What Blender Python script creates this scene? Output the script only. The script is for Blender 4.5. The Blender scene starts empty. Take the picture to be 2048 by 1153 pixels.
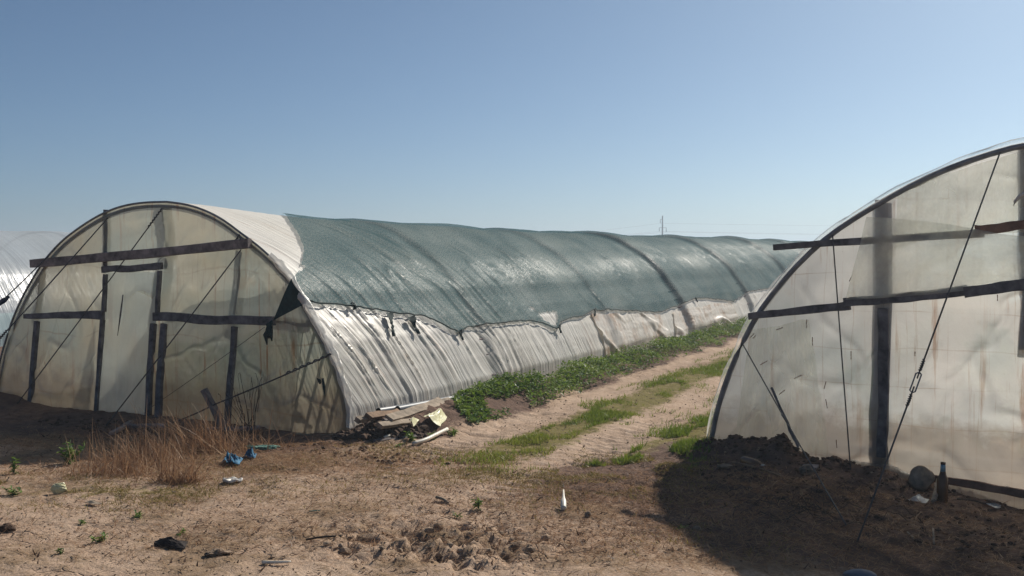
import bpy, math, random
import numpy as np
from mathutils import Vector
R = math.radians
rng = np.random.default_rng(7); random.seed(7)
scn = bpy.context.scene; COL = scn.collection

# ------------------------------------------------------------------ camera, world, sun, exposure
H = 1.75; FPX = 2068.0; PITCH = math.atan(68.5/FPX)
cam = bpy.data.cameras.new('camera'); co = bpy.data.objects.new('camera', cam); COL.objects.link(co)
cam.sensor_width = 36; cam.lens = 36*FPX/2048; cam.clip_start = .05; cam.clip_end = 6000
co.location = (0, 0, H); co.rotation_euler = (math.pi/2-PITCH, 0, 0); scn.camera = co
SUN_EL, SUN_AZ = 36.0, 38.0      # azimuth measured from +Y towards +X
w = bpy.data.worlds.new('World'); scn.world = w; w.use_nodes = True
nt = w.node_tree; bg = nt.nodes['Background']
sky = nt.nodes.new('ShaderNodeTexSky'); sky.sky_type = 'NISHITA'; sky.sun_disc = False
sky.sun_elevation = R(SUN_EL); sky.sun_rotation = R(SUN_AZ)
sky.air_density = .55; sky.dust_density = 1.15; sky.ozone_density = 4; sky.altitude = 100
tint = nt.nodes.new('ShaderNodeVectorMath'); tint.operation = 'MULTIPLY'; tint.inputs[1].default_value = (.91, 1.075, 1.07)
nt.links.new(sky.outputs[0], tint.inputs[0]); nt.links.new(tint.outputs[0], bg.inputs[0]); bg.inputs[1].default_value = .0625
sl = bpy.data.lights.new('sun', 'SUN'); so = bpy.data.objects.new('sun', sl); COL.objects.link(so)
sl.energy = 4.6; sl.angle = R(.6); sl.color = (1, .93, .83)
sd = Vector((math.sin(R(SUN_AZ))*math.cos(R(SUN_EL)), math.cos(R(SUN_AZ))*math.cos(R(SUN_EL)), math.sin(R(SUN_EL))))
so.rotation_euler = sd.to_track_quat('Z', 'Y').to_euler()
scn.view_settings.view_transform = 'Standard'; scn.view_settings.look = 'None'
scn.view_settings.exposure = .18; scn.view_settings.gamma = 1
scn.render.engine = 'CYCLES'; scn.cycles.use_denoising = True
scn.cycles.max_bounces = 12; scn.cycles.transparent_max_bounces = 16; scn.cycles.diffuse_bounces = 5; scn.cycles.transmission_bounces = 6
scn.cycles.sample_clamp_indirect = 6

# ------------------------------------------------------------------ helpers: photo geometry -> world
cp, sp = math.cos(PITCH), math.sin(PITCH)
def ray(px, py):
    x = (px-1024)/FPX; y = -(py-576.5)/FPX
    return np.array([x, cp+y*sp, -sp+y*cp])
def on_plane(px, py, p0, n, off=0.):
    d = ray(px, py); o = np.array([0, 0, H]); n = np.asarray(n, float); n = n/np.linalg.norm(n)
    t = (np.dot(np.asarray(p0)+n*off-o, n))/np.dot(d, n)
    return o+d*t
def flat_hit(px, py, z=0.):
    d = ray(px, py); t = (z-H)/d[2]; return np.array([d[0]*t, d[1]*t, z])
def project(P):
    P = np.asarray(P, float); q = P-np.array([0, 0, H])
    yc = q[..., 1]*cp-q[..., 2]*sp; zc = q[..., 1]*sp+q[..., 2]*cp
    return np.stack([1024+FPX*q[..., 0]/yc, 576.5-FPX*zc/yc], -1)

# noise
_T = np.random.default_rng(3).random((8, 256, 256))
def vn(x, y, k=0):
    x = np.asarray(x, float); y = np.asarray(y, float)
    xi = np.floor(x).astype(int); yi = np.floor(y).astype(int); fx = x-xi; fy = y-yi
    fx = fx*fx*(3-2*fx); fy = fy*fy*(3-2*fy); T = _T[k % 8]
    a = T[xi % 256, yi % 256]; b = T[(xi+1) % 256, yi % 256]; c = T[xi % 256, (yi+1) % 256]; d = T[(xi+1) % 256, (yi+1) % 256]
    return (a*(1-fx)+b*fx)*(1-fy)+(c*(1-fx)+d*fx)*fy*1.0
def fbm(x, y, o=4, k=0):
    s = 0; a = .5; t = 0
    for i in range(o):
        s = s+a*vn(x*2**i+17.3*i, y*2**i+9.1*i, k+i); t += a; a *= .5
    return s/t*2-1
def sst(a, b, x):
    t = np.clip((np.asarray(x, float)-a)/(b-a), 0, 1); return t*t*(3-2*t)

# object helpers
def new_mesh(name, V, F, uv=None, smooth=True, col=None):
    me = bpy.data.meshes.new(name)
    V = np.asarray(V, np.float32)
    if isinstance(F, np.ndarray):
        nf, k = F.shape
        me.vertices.add(len(V)); me.vertices.foreach_set('co', V.ravel())
        me.loops.add(nf*k); me.loops.foreach_set('vertex_index', F.astype(np.int32).ravel())
        me.polygons.add(nf); me.polygons.foreach_set('loop_start', np.arange(0, nf*k, k, dtype=np.int32))
        me.update(calc_edges=True)
    else:
        me.from_pydata([tuple(map(float, v)) for v in V], [], F)
    me.validate()
    if smooth: me.polygons.foreach_set('use_smooth', np.ones(len(me.polygons), bool))
    if uv is not None:
        L = np.zeros(len(me.loops), np.int32); me.loops.foreach_get('vertex_index', L)
        ul = me.uv_layers.new(name='UVMap'); ul.data.foreach_set('uv', np.asarray(uv, np.float32)[L].ravel())
    if col is not None:
        c = np.asarray(col, np.float32)
        if c.shape[1] == 3: c = np.c_[c, np.ones(len(c), np.float32)]
        at = me.color_attributes.new('zone', 'FLOAT_COLOR', 'POINT'); at.data.foreach_set('color', c.ravel())
    me.update(); return me
def thing(name, label, cat, loc, group=None):
    o = bpy.data.objects.new(name, None); o.empty_display_size = .1; COL.objects.link(o)
    o.location = tuple(map(float, loc)); o['label'] = label; o['category'] = cat
    if group: o['group'] = group
    return o
def part(name, V, F, mat, parent, **kw):
    base = parent; off = np.zeros(3)
    while base: off += np.array(base.location); base = base.parent
    me = new_mesh(name, np.asarray(V, float)-off, F, **kw); me.materials.append(mat)
    o = bpy.data.objects.new(name, me); COL.objects.link(o); o.parent = parent; return o
def solo(name, V, F, mat, label, cat, group=None, kind=None, **kw):
    V = np.asarray(V, float); c = V.mean(0); c[2] = V[:, 2].min()
    if kind: c = np.zeros(3)
    me = new_mesh(name, V-c, F, **kw); me.materials.append(mat)
    o = bpy.data.objects.new(name, me); COL.objects.link(o); o.location = tuple(map(float, c))
    if label: o['label'] = label
    if cat: o['category'] = cat
    if group: o['group'] = group
    if kind: o['kind'] = kind
    return o
def join(*ms):
    V = []; F = []; n = 0
    for v, f in ms:
        V.append(np.asarray(v, float)); F += [tuple(int(i)+n for i in q) for q in f]; n += len(v)
    return np.concatenate(V), F
def grid_faces(nu, nv):
    i, j = np.meshgrid(np.arange(nu-1), np.arange(nv-1), indexing='ij')
    a = (i*nv+j).ravel(); return np.stack([a, a+nv, a+nv+1, a+1], 1)
def frame(t):
    t = t/np.linalg.norm(t); u = np.array([0, 0, 1.]) if abs(t[2]) < .9 else np.array([1., 0, 0])
    a = np.cross(t, u); a /= np.linalg.norm(a); return a, np.cross(a, t)
def tube(pts, r, n=6, caps=True):
    pts = np.asarray(pts, float); m = len(pts); r = np.broadcast_to(np.asarray(r, float), (m,))
    V = []; F = []
    for i in range(m):
        t = pts[min(i+1, m-1)]-pts[max(i-1, 0)]; a, b = frame(t)
        for k in range(n):
            th = 2*math.pi*k/n; V.append(pts[i]+r[i]*(a*math.cos(th)+b*math.sin(th)))
    for i in range(m-1):
        for k in range(n):
            F.append((i*n+k, i*n+(k+1) % n, (i+1)*n+(k+1) % n, (i+1)*n+k))
    if caps: F += [tuple(range(n))[::-1], tuple((m-1)*n+k for k in range(n))]
    return np.array(V), F
def plank(p0, p1, wd, th, n, w2=None, seg=20, rough=.11, seed=0):
    # a rough sawn board from p0 to p1; wd across (in the plane normal to n), th along n
    p0 = np.asarray(p0, float); p1 = np.asarray(p1, float); n = np.asarray(n, float); n = n/np.linalg.norm(n)
    t = p1-p0; t = t/np.linalg.norm(t); c = np.cross(t, n); c /= np.linalg.norm(c); n = np.cross(c, t)
    w2 = wd if w2 is None else w2; V = []; F = []
    for i in range(seg+1):
        f = i/seg; P = p0+(p1-p0)*f; ww = wd+(w2-wd)*f
        k = 1+rough*(2*vn(f*7+seed*3.1, seed, 1)-1); k2 = 1+rough*(2*vn(f*9+seed*5.7, seed+3, 2)-1)
        o = n*th*.25*rough*4*(vn(f*4, seed+9, 3)-.5)
        b = .15
        for (x, y) in ((-1, -1+b), (-1+b, -1), (1-b, -1), (1, -1+b), (1, 1-b), (1-b, 1), (-1+b, 1), (-1, 1-b)):
            V.append(P+c*x*ww/2*(k if x > 0 else k2)+n*y*th/2+o+c*wd*rough*3.*(vn(f*3+seed*2.2, seed+4, 5)-.5))
    for i in range(seg):
        for k in range(8):
            F.append((i*8+k, i*8+(k+1) % 8, (i+1)*8+(k+1) % 8, (i+1)*8+k))
    F += [tuple(range(8))[::-1], tuple(seg*8+k for k in range(8))]
    return np.array(V), F
def lathe(prof, p0, axis, n=20):
    a, b = frame(np.asarray(axis, float)); ax = np.asarray(axis, float); ax /= np.linalg.norm(ax); V = []; F = []
    for (h, r) in prof:
        for k in range(n):
            th = 2*math.pi*k/n; V.append(p0+ax*h+r*(a*math.cos(th)+b*math.sin(th)))
    for i in range(len(prof)-1):
        for k in range(n): F.append((i*n+k, i*n+(k+1) % n, (i+1)*n+(k+1) % n, (i+1)*n+k))
    F += [tuple(range(n))[::-1], tuple((len(prof)-1)*n+k for k in range(n))]
    return np.array(V), F

# ------------------------------------------------------------------ materials
class NT:
    def __init__(s, name):
        s.m = bpy.data.materials.new(name); s.m.use_nodes = True; s.t = s.m.node_tree; s.t.nodes.clear()
        s.out = s.n('ShaderNodeOutputMaterial')
    def n(s, t, **kw):
        x = s.t.nodes.new(t)
        for k, v in kw.items(): setattr(x, k, v)
        return x
    def l(s, a, b): s.t.links.new(a, b)
    def coord(s, kind='Object', scale=(1, 1, 1), rot=(0, 0, 0)):
        c = s.n('ShaderNodeTexCoord'); mp = s.n('ShaderNodeMapping'); mp.inputs['Scale'].default_value = scale
        mp.inputs['Rotation'].default_value = rot; s.l(c.outputs[kind], mp.inputs[0]); return mp.outputs[0]
    def noise(s, co_, sc=5, det=4, ro=.55, dist=0):
        x = s.n('ShaderNodeTexNoise'); x.inputs['Scale'].default_value = sc; x.inputs['Detail'].default_value = det
        x.inputs['Roughness'].default_value = ro; x.inputs['Distortion'].default_value = dist; s.l(co_, x.inputs['Vector']); return x.outputs['Fac']
    def ramp(s, fac, stops):
        x = s.n('ShaderNodeValToRGB'); e = x.color_ramp.elements
        while len(e) < len(stops): e.new(.5)
        for el, (p, c) in zip(e, stops):
            el.position = p; el.color = (c, c, c, 1) if isinstance(c, (int, float)) else (*c, 1)
        s.l(fac, x.inputs[0]); return x.outputs[0]
    def mix(s, f, a, b, bt='MIX'):
        x = s.n('ShaderNodeMix', data_type='RGBA', blend_type=bt)
        for k_, v in ((0, f), (6, a), (7, b)):
            sock = x.inputs[k_]
            if hasattr(v, 'links'): s.l(v, sock)
            elif isinstance(v, (int, float)): sock.default_value = v if k_ == 0 else (v, v, v, 1)
            else: sock.default_value = (*v, 1)
        return x.outputs[2]
    def math(s, op, a, b=0.):
        x = s.n('ShaderNodeMath', operation=op)
        for sock, v in ((x.inputs[0], a), (x.inputs[1], b)):
            if hasattr(v, 'links'): s.l(v, sock)
            else: sock.default_value = v
        return x.outputs[0]
    def bump(s, h, st=.3, d=.01, prev=None):
        x = s.n('ShaderNodeBump'); x.inputs['Strength'].default_value = st; x.inputs['Distance'].default_value = d
        s.l(h, x.inputs['Height'])
        if prev: s.l(prev, x.inputs['Normal'])
        return x.outputs[0]
    def msh(s, f, a, b):
        x = s.n('ShaderNodeMixShader')
        if hasattr(f, 'links'): s.l(f, x.inputs[0])
        else: x.inputs[0].default_value = f
        s.l(a, x.inputs[1]); s.l(b, x.inputs[2]); return x.outputs[0]
    def end(s, sh): s.l(sh, s.out.inputs[0]); return s.m
def inp(node, key, v, N):
    if hasattr(v, 'links'): N.l(v, node.inputs[key])
    else: node.inputs[key].default_value = (*v, 1) if isinstance(v, tuple) else v

def plain(name, c, rough=.7, var=.25, sc=12, bump=.3, bd=.004, spec=.3, c2=None, met=0, stretch=(1, 1, 1), trans=0):
    N = NT(name); cc = N.coord('Object', stretch)
    f = N.ramp(N.noise(cc, sc, 6, .6), [(.3, 0.), (.7, 1.)])
    c2 = c2 or tuple(max(0, x*(1-var*1.6)) for x in c); c1 = tuple(min(1, x*(1+var*.6)) for x in c)
    b = N.n('ShaderNodeBsdfPrincipled'); inp(b, 'Base Color', N.mix(f, c2, c1), N); b.inputs['Roughness'].default_value = rough
    b.inputs['Specular IOR Level'].default_value = spec; b.inputs['Metallic'].default_value = met
    if trans: b.inputs['Transmission Weight'].default_value = trans
    N.l(N.bump(N.noise(cc, sc*3, 5, .6), bump, bd), b.inputs['Normal'])
    return N.end(b.outputs[0])

def leafmat(name, stops, tr=(.3, .4, .03), gl=.03):
    N = NT(name); a = N.n('ShaderNodeAttribute', attribute_name='zone')
    sx = N.n('ShaderNodeSeparateColor'); N.l(a.outputs[0], sx.inputs[0])
    c = N.ramp(sx.outputs[0], stops)
    d = N.n('ShaderNodeBsdfDiffuse'); N.l(c, d.inputs[0]); t = N.n('ShaderNodeBsdfTranslucent'); N.l(N.mix(.5, c, tr, 'MIX'), t.inputs[0])
    g = N.n('ShaderNodeBsdfGlossy'); g.inputs['Roughness'].default_value = .45
    return N.end(N.msh(gl, N.msh(.3, d.outputs[0], t.outputs[0]), g.outputs[0]))

def film(name, tint=(.80, .79, .75), transp=.25, blur=0., transl=.5, gloss=.10, rough=.22, wr=(9, .9), st=.5, rust=.3, drip=0., cool=0., rbias=.62, graze=0., vl=0., hl=0., splash=0.):
    N = NT(name); uvc = N.coord('UV', (wr[0], wr[1], 1)); uvs = N.coord('UV', (1, 1, 1)); uvd = N.coord('UV', (14, .6, 1))
    hw = N.noise(uvc, 1, 5, .55, .6); fine = N.noise(N.coord('UV', (wr[0]*4, wr[1]*3, 1)), 1, 4, .6)
    nrm = N.bump(fine, min(1, st*.7), .008, N.bump(hw, st, .03))
    big = N.noise(uvs, .55, 4, .6); mid = N.noise(uvs, 2.2, 6, .65)
    col = N.mix(N.ramp(big, [(.35, 0.), (.65, 1.)]), tint, tuple(x*y for x, y in zip(tint, (.90, .89, .86))))
    if cool: col = N.mix(N.math('MULTIPLY', N.ramp(N.noise(uvs, .9, 3, .5), [(.42, 0.), (.6, 1.)]), cool), col, (.45, .58, .58))
    col = N.mix(N.math('MULTIPLY', N.ramp(mid, [(rbias, 0.), (rbias+.16, 1.)]), rust), col, (.50, .30, .16))
    if drip:
        dn = N.ramp(N.noise(uvd, 1, 6, .7, .3), [(.55, 0.), (.66, 1.)])
        dm = N.ramp(N.noise(uvs, 1.3, 2, .5), [(.38, 0.), (.55, 1.)])
        col = N.mix(N.math('MULTIPLY', N.math('MULTIPLY', dn, dm), drip), col, (.42, .20, .10))
        sp_ = N.ramp(N.noise(uvs, 42, 3, .6), [(.70, 0.), (.76, 1.)])
        col = N.mix(N.math('MULTIPLY', sp_, .55), col, (.25, .18, .12))
    if splash:
        sy = N.n('ShaderNodeSeparateXYZ'); N.l(uvs, sy.inputs[0])
        hgt_ = N.math('ADD', sy.outputs['Y'], N.math('MULTIPLY', N.noise(uvs, 5, 5, .65), -.55))
        col = N.mix(N.math('MULTIPLY', N.ramp(hgt_, [(0., 1.), (.22, 0.)]), splash), col, (.30, .21, .14))
    for ax_, fr in (('X', vl), ('Y', hl)):
        if not fr: continue
        sp = N.n('ShaderNodeSeparateXYZ'); N.l(uvs, sp.inputs[0])
        wob = N.math('MULTIPLY', N.noise(uvs, .8, 3, .5), .55)
        fr_ = N.math('FRACT', N.math('ADD', N.math('MULTIPLY', sp.outputs[ax_], fr), wob))
        ln = N.ramp(fr_, [(.0, 0.), (.455, 0.), (.475, 1.), (.495, 0.), (1., 0.)])
        gt = N.ramp(N.noise(uvs, 1.9, 4, .6), [(.40, .1), (.62, 1.)])
        col = N.mix(N.math('MULTIPLY', N.math('MULTIPLY', ln, gt), .55), col, (.36, .22, .12))
    dif = N.n('ShaderNodeBsdfDiffuse'); N.l(col, dif.inputs[0]); N.l(nrm, dif.inputs['Normal'])
    tl = N.n('ShaderNodeBsdfTranslucent'); N.l(col, tl.inputs[0]); N.l(nrm, tl.inputs['Normal'])
    tp = N.n('ShaderNodeBsdfTransparent'); tp.inputs[0].default_value = (.95, .96, .94, 1)
    gl = N.n('ShaderNodeBsdfGlossy'); gl.inputs['Roughness'].default_value = rough; N.l(nrm, gl.inputs['Normal'])
    body = N.msh(transl, dif.outputs[0], tl.outputs[0])
    if blur:
        rf = N.n('ShaderNodeBsdfRefraction'); rf.inputs['IOR'].default_value = 1.12; rf.inputs['Roughness'].default_value = .42
        rf.inputs[0].default_value = (.95, .96, .92, 1)
        body = N.msh(blur, body, rf.outputs[0])
    tv = N.math('MULTIPLY', N.ramp(mid, [(.35, 1.), (.7, .55)]), transp)
    if graze:
        lg = N.n('ShaderNodeLayerWeight'); lg.inputs[0].default_value = .5
        tv = N.math('ADD', tv, N.math('MULTIPLY', N.ramp(lg.outputs['Facing'], [(.38, 1.), (.66, 0.)]), graze))
    body = N.msh(tv, body, tp.outputs[0])
    lw = N.n('ShaderNodeLayerWeight'); lw.inputs[0].default_value = .35
    gf = N.math('ADD', N.math('MULTIPLY', lw.outputs['Facing'], gloss*1.5), gloss*.4)
    return N.end(N.msh(gf, body, gl.outputs[0]))

def netmat():
    N = NT('shade net'); uv = N.coord('UV', (1, 1, 1))
    n1 = N.noise(N.coord('UV', (70, 45, 1)), 1, 3, .7); n2 = N.noise(uv, 1.1, 5, .6); n3 = N.noise(N.coord('UV', (7, .8, 1)), 1, 4, .6)
    col = N.mix(N.ramp(n2, [(.3, 0.), (.7, 1.)]), (.05, .125, .145), (.085, .17, .185))
    dif = N.n('ShaderNodeBsdfDiffuse'); N.l(col, dif.inputs[0]); tl = N.n('ShaderNodeBsdfTranslucent'); N.l(N.mix(.5, col, (.12, .22, .24)), tl.inputs[0])
    gl = N.n('ShaderNodeBsdfGlossy'); gl.inputs['Roughness'].default_value = .5; gl.inputs[0].default_value = (.5, .6, .6, 1)
    nr = N.bump(n1, .6, .006, N.bump(n3, .4, .02))
    for x in (dif, gl): N.l(nr, x.inputs['Normal'])
    tp = N.n('ShaderNodeBsdfTransparent')
    b = N.msh(.015, N.msh(.4, dif.outputs[0], tl.outputs[0]), gl.outputs[0])
    f = N.math('ADD', N.math('MULTIPLY', N.ramp(n1, [(.38, 0.), (.62, 1.)]), .50), N.math('MULTIPLY', N.ramp(n2, [(.3, .1), (.7, 1.)]), .22))
    return N.end(N.msh(f, b, tp.outputs[0]))

def groundmat():
    N = NT('bare earth'); a = N.n('ShaderNodeAttribute', attribute_name='zone'); sx = N.n('ShaderNodeSeparateColor'); N.l(a.outputs[0], sx.inputs[0])
    c = N.coord('Object'); n1 = N.noise(c, 1.3, 6, .6); n2 = N.noise(c, 9, 6, .65); n3 = N.noise(c, 45, 5, .7); n4 = N.noise(N.coord('Object', (1, .5, 1)), 28, 4, .7)
    sand = N.mix(N.ramp(n2, [(.3, 0.), (.68, 1.)]), (.41, .29, .205), (.58, .435, .325))
    sand = N.mix(N.math('MULTIPLY', N.ramp(n1, [(.4, 0.), (.65, 1.)]), .5), sand, (.37, .25, .17))
    sand = N.mix(N.math('MULTIPLY', N.ramp(n4, [(.58, 0.), (.70, 1.)]), .55), sand, (.20, .12, .075))
    sand = N.mix(N.math('MULTIPLY', N.ramp(N.noise(c, 70, 2, .5), [(.68, 0.), (.74, 1.)]), .5), sand, (.52, .42, .32))
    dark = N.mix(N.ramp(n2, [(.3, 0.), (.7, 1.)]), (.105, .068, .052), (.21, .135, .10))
    straw = N.mix(N.ramp(n3, [(.35, 0.), (.65, 1.)]), (.17, .115, .07), (.36, .25, .16))
    green = N.mix(N.ramp(n3, [(.35, 0.), (.65, 1.)]), (.12, .11, .035), (.24, .19, .065))
    jit = N.math('MULTIPLY', N.math('SUBTRACT', n2, .5), 1.3); jit2 = N.math('MULTIPLY', N.math('SUBTRACT', n3, .5), .9)
    def msk(ch):
        return N.ramp(N.math('ADD', N.math('ADD', sx.outputs[ch], jit), jit2), [(.35, 0.), (.65, 1.)])
    def gate(ch): return N.math('MULTIPLY', msk(ch), N.ramp(sx.outputs[ch], [(.02, 0.), (.2, 1.)]))
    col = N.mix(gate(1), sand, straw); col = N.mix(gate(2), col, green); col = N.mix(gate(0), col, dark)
    vo = N.n('ShaderNodeTexVoronoi', feature='DISTANCE_TO_EDGE'); vo.inputs['Scale'].default_value = 6.5
    wc = N.n('ShaderNodeMix', data_type='VECTOR'); wc.inputs[0].default_value = .12
    nz = N.n('ShaderNodeTexNoise'); nz.inputs['Scale'].default_value = 5; N.l(c, nz.inputs['Vector']); N.l(c, wc.inputs[4]); N.l(nz.outputs['Color'], wc.inputs[5]); N.l(wc.outputs[1], vo.inputs['Vector'])
    cr = N.ramp(vo.outputs['Distance'], [(0., 1.), (.045, 0.)])
    crm = N.math('MULTIPLY', cr, N.ramp(n1, [(.52, 0.), (.60, .8)]))
    col = N.mix(N.math('MULTIPLY', crm, .6), col, (.07, .042, .03))
    b = N.n('ShaderNodeBsdfPrincipled'); N.l(col, b.inputs[0]); b.inputs['Roughness'].default_value = .95; b.inputs['Specular IOR Level'].default_value = .1
    h = N.math('SUBTRACT', N.math('ADD', N.math('MULTIPLY', n2, .9), N.math('MULTIPLY', n3, .5)), N.math('MULTIPLY', crm, .5))
    N.l(N.bump(h, .8, .035), b.inputs['Normal']); return N.end(b.outputs[0])

M = {}
M['ground'] = groundmat()
M['filmA'] = film('weathered plastic sheet', tint=(.96, .925, .85), transp=.12, transl=.26, gloss=.07, rough=.34, rust=.45, drip=.35, st=.65, graze=.24, wr=(15, .5))
M['faceA'] = film('yellowed end sheet', tint=(.78, .72, .56), transp=.28, blur=.14, transl=.82, gloss=.05, rough=.3, wr=(2.6, 1.6), st=.6, rust=.5, drip=.9, cool=.6, vl=2.9, hl=1.4, splash=.6)
M['faceB'] = film('milky end sheet', tint=(.93, .905, .89), transp=.20, blur=.13, transl=.84, gloss=.06, rough=.3, wr=(2.0, 1.8), st=.7, rust=.45, drip=.7, cool=.35, hl=3.3, vl=4.1, splash=.6)
M['filmB'] = film('dusty roof sheet', tint=(.92, .90, .86), transp=.25, transl=.6, gloss=.1, rust=.2, graze=.5)
M['overlay'] = film('thin loose sheet', tint=(.86, .86, .78), transp=.66, transl=.75, gloss=.08, rust=.1)
M['filmC'] = film('pale clear sheet', tint=(.70, .77, .82), transp=.34, transl=.4, gloss=.10, rough=.3, rust=.0)
M['net'] = netmat()
M['door'] = film('clear door sheet', tint=(.84, .90, .92), transp=.30, transl=.75, gloss=.08, rust=.1, wr=(7, .8), st=.7)
M['patch'] = film('newer cream sheet', tint=(.93, .87, .79), transp=.06, transl=.3, gloss=.08, rough=.35, rust=.7, st=.7, wr=(5, 1.5), rbias=.5)
M['teal'] = film('bluish side sheet', tint=(.58, .72, .74), transp=.2, transl=.35, gloss=.1, rust=.1)
M['netsolid'] = plain('dark green net folds', (.012, .035, .036), .8, .3, 30, .5)
M['wood'] = plain('grey weathered wood', (.25, .21, .20), .85, .45, 9, .6, .004)
M['wooddark'] = plain('dark wood', (.16, .15, .155), .85, .45, 9, .6, .004)  # darker tone than the grey wood
M['woodpale'] = plain('sun bleached wood', (.34, .27, .20), .85, .4, 9, .6, .004)
M['woodred'] = plain('reddish batten', (.24, .13, .085), .8, .35, 8, .5, .004)
M['wire'] = plain('dark steel wire', (.10, .092, .09), .6, .3, 30, .2)
M['steel'] = plain('galvanised pipe', (.20, .21, .23), .5, .3, 9, .2, .002, .5, met=.4)
M['pvc'] = plain('white plastic pipe', (.72, .66, .55), .45, .18, 9, .1, .002, .5)
M['blackpvc'] = plain('grey drain pipe', (.10, .115, .13), .45, .3, 9, .2, .002, .5)
M['blue'] = plain('blue cloth', (.035, .17, .30), .7, .5, 20, .5, .01)
M['greennet'] = plain('faded green string', (.12, .24, .20), .8, .3, 20)
M['sack'] = plain('pale yellow plastic', (.66, .62, .36), .35, .15, 9, .4, .006, .5)
M['white'] = plain('dirty white plastic', (.60, .57, .52), .45, .25, 14, .3, .004, .5)
M['stone'] = plain('pale stone', (.32, .24, .17), .9, .4, 12, .6, .006)
M['clod'] = plain('dry earth clod', (.36, .26, .18), .95, .4, 14, .8, .008)
M['darkclod'] = plain('dark earth clod', (.11, .068, .046), .95, .4, 14, .8, .008)
M['bark'] = plain('blackened bark', (.035, .026, .022), .85, .4, 12, .8, .008)
M['twig'] = plain('dry brown twig', (.26, .165, .10), .85, .35, 14)
M['darktwig'] = plain('dark vine twig', (.07, .05, .04), .85, .35, 14)
M['bottle'] = plain('brown glass', (.13, .055, .02), .2, .3, 6, 0, .001, .4)
M['label'] = plain('bottle foil', (.22, .36, .42), .45, .3, 30, .1)
M['paper'] = plain('dirty paper label', (.50, .50, .48), .7, .3, 22, .1)
M['orange'] = plain('orange plastic', (.55, .20, .08), .6, .3, 20)
M['lid'] = plain('grey plastic lid', (.14, .16, .20), .5, .15, 8, .1)
M['concrete'] = plain('concrete', (.30, .29, .28), .9, .2, 3)
M['rope'] = plain('dark blue strap', (.02, .025, .07), .8, .3, 20)
GR = [(0., (.06, .11, .02)), (.45, (.14, .20, .035)), (.8, (.27, .27, .065)), (1., (.38, .30, .12))]
M['weed'] = leafmat('weed leaves', [(0., (.03, .075, .02)), (.5, (.085, .17, .04)), (1., (.26, .34, .09))])
M['grass'] = leafmat('short grass', GR)
M['straw'] = leafmat('dry straw', [(0., (.15, .08, .045)), (.5, (.32, .18, .10)), (1., (.52, .36, .22))], (.40, .22, .11), .02)
M['chip'] = leafmat('dark chips', [(0., (.035, .02, .014)), (.5, (.13, .08, .055)), (1., (.30, .2, .14))], (.1, .06, .04), .02)
M['yellowgrass'] = leafmat('yellowing grass', [(0., (.12, .10, .03)), (.5, (.24, .19, .06)), (1., (.36, .27, .12))], (.32, .26, .06), .02)

# ------------------------------------------------------------------ layout
A0 = flat_hit(705, 868); AL = flat_hit(-12, 803)          # near tunnel, end wall ground corners
fA = (A0-AL); WA = np.linalg.norm(fA); fA = fA/WA
ax = np.array([984., FPX, 0]); ax /= np.linalg.norm(ax)   # the tunnels' long axis
nA = np.array([fA[1], -fA[0], 0])                          # outward normal of the end wall (towards the camera)
if nA[1] > 0: nA = -nA
perp = np.array([ax[1], -ax[0], 0])
def PA(px, py, off=.03): return on_plane(px, py, A0, nA, off)
B0 = flat_hit(1418, 895); fB = np.array([math.cos(R(33)), -math.sin(R(33)), 0]); nB = np.array([-math.sin(R(33)), -math.cos(R(33)), 0])
def PB(px, py, off=.03): return on_plane(px, py, B0, nB, off)
def qs(x, y):
    rx = x-A0[0]; ry = y-A0[1]; return rx*perp[0]+ry*perp[1], rx*ax[0]+ry*ax[1]

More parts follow.
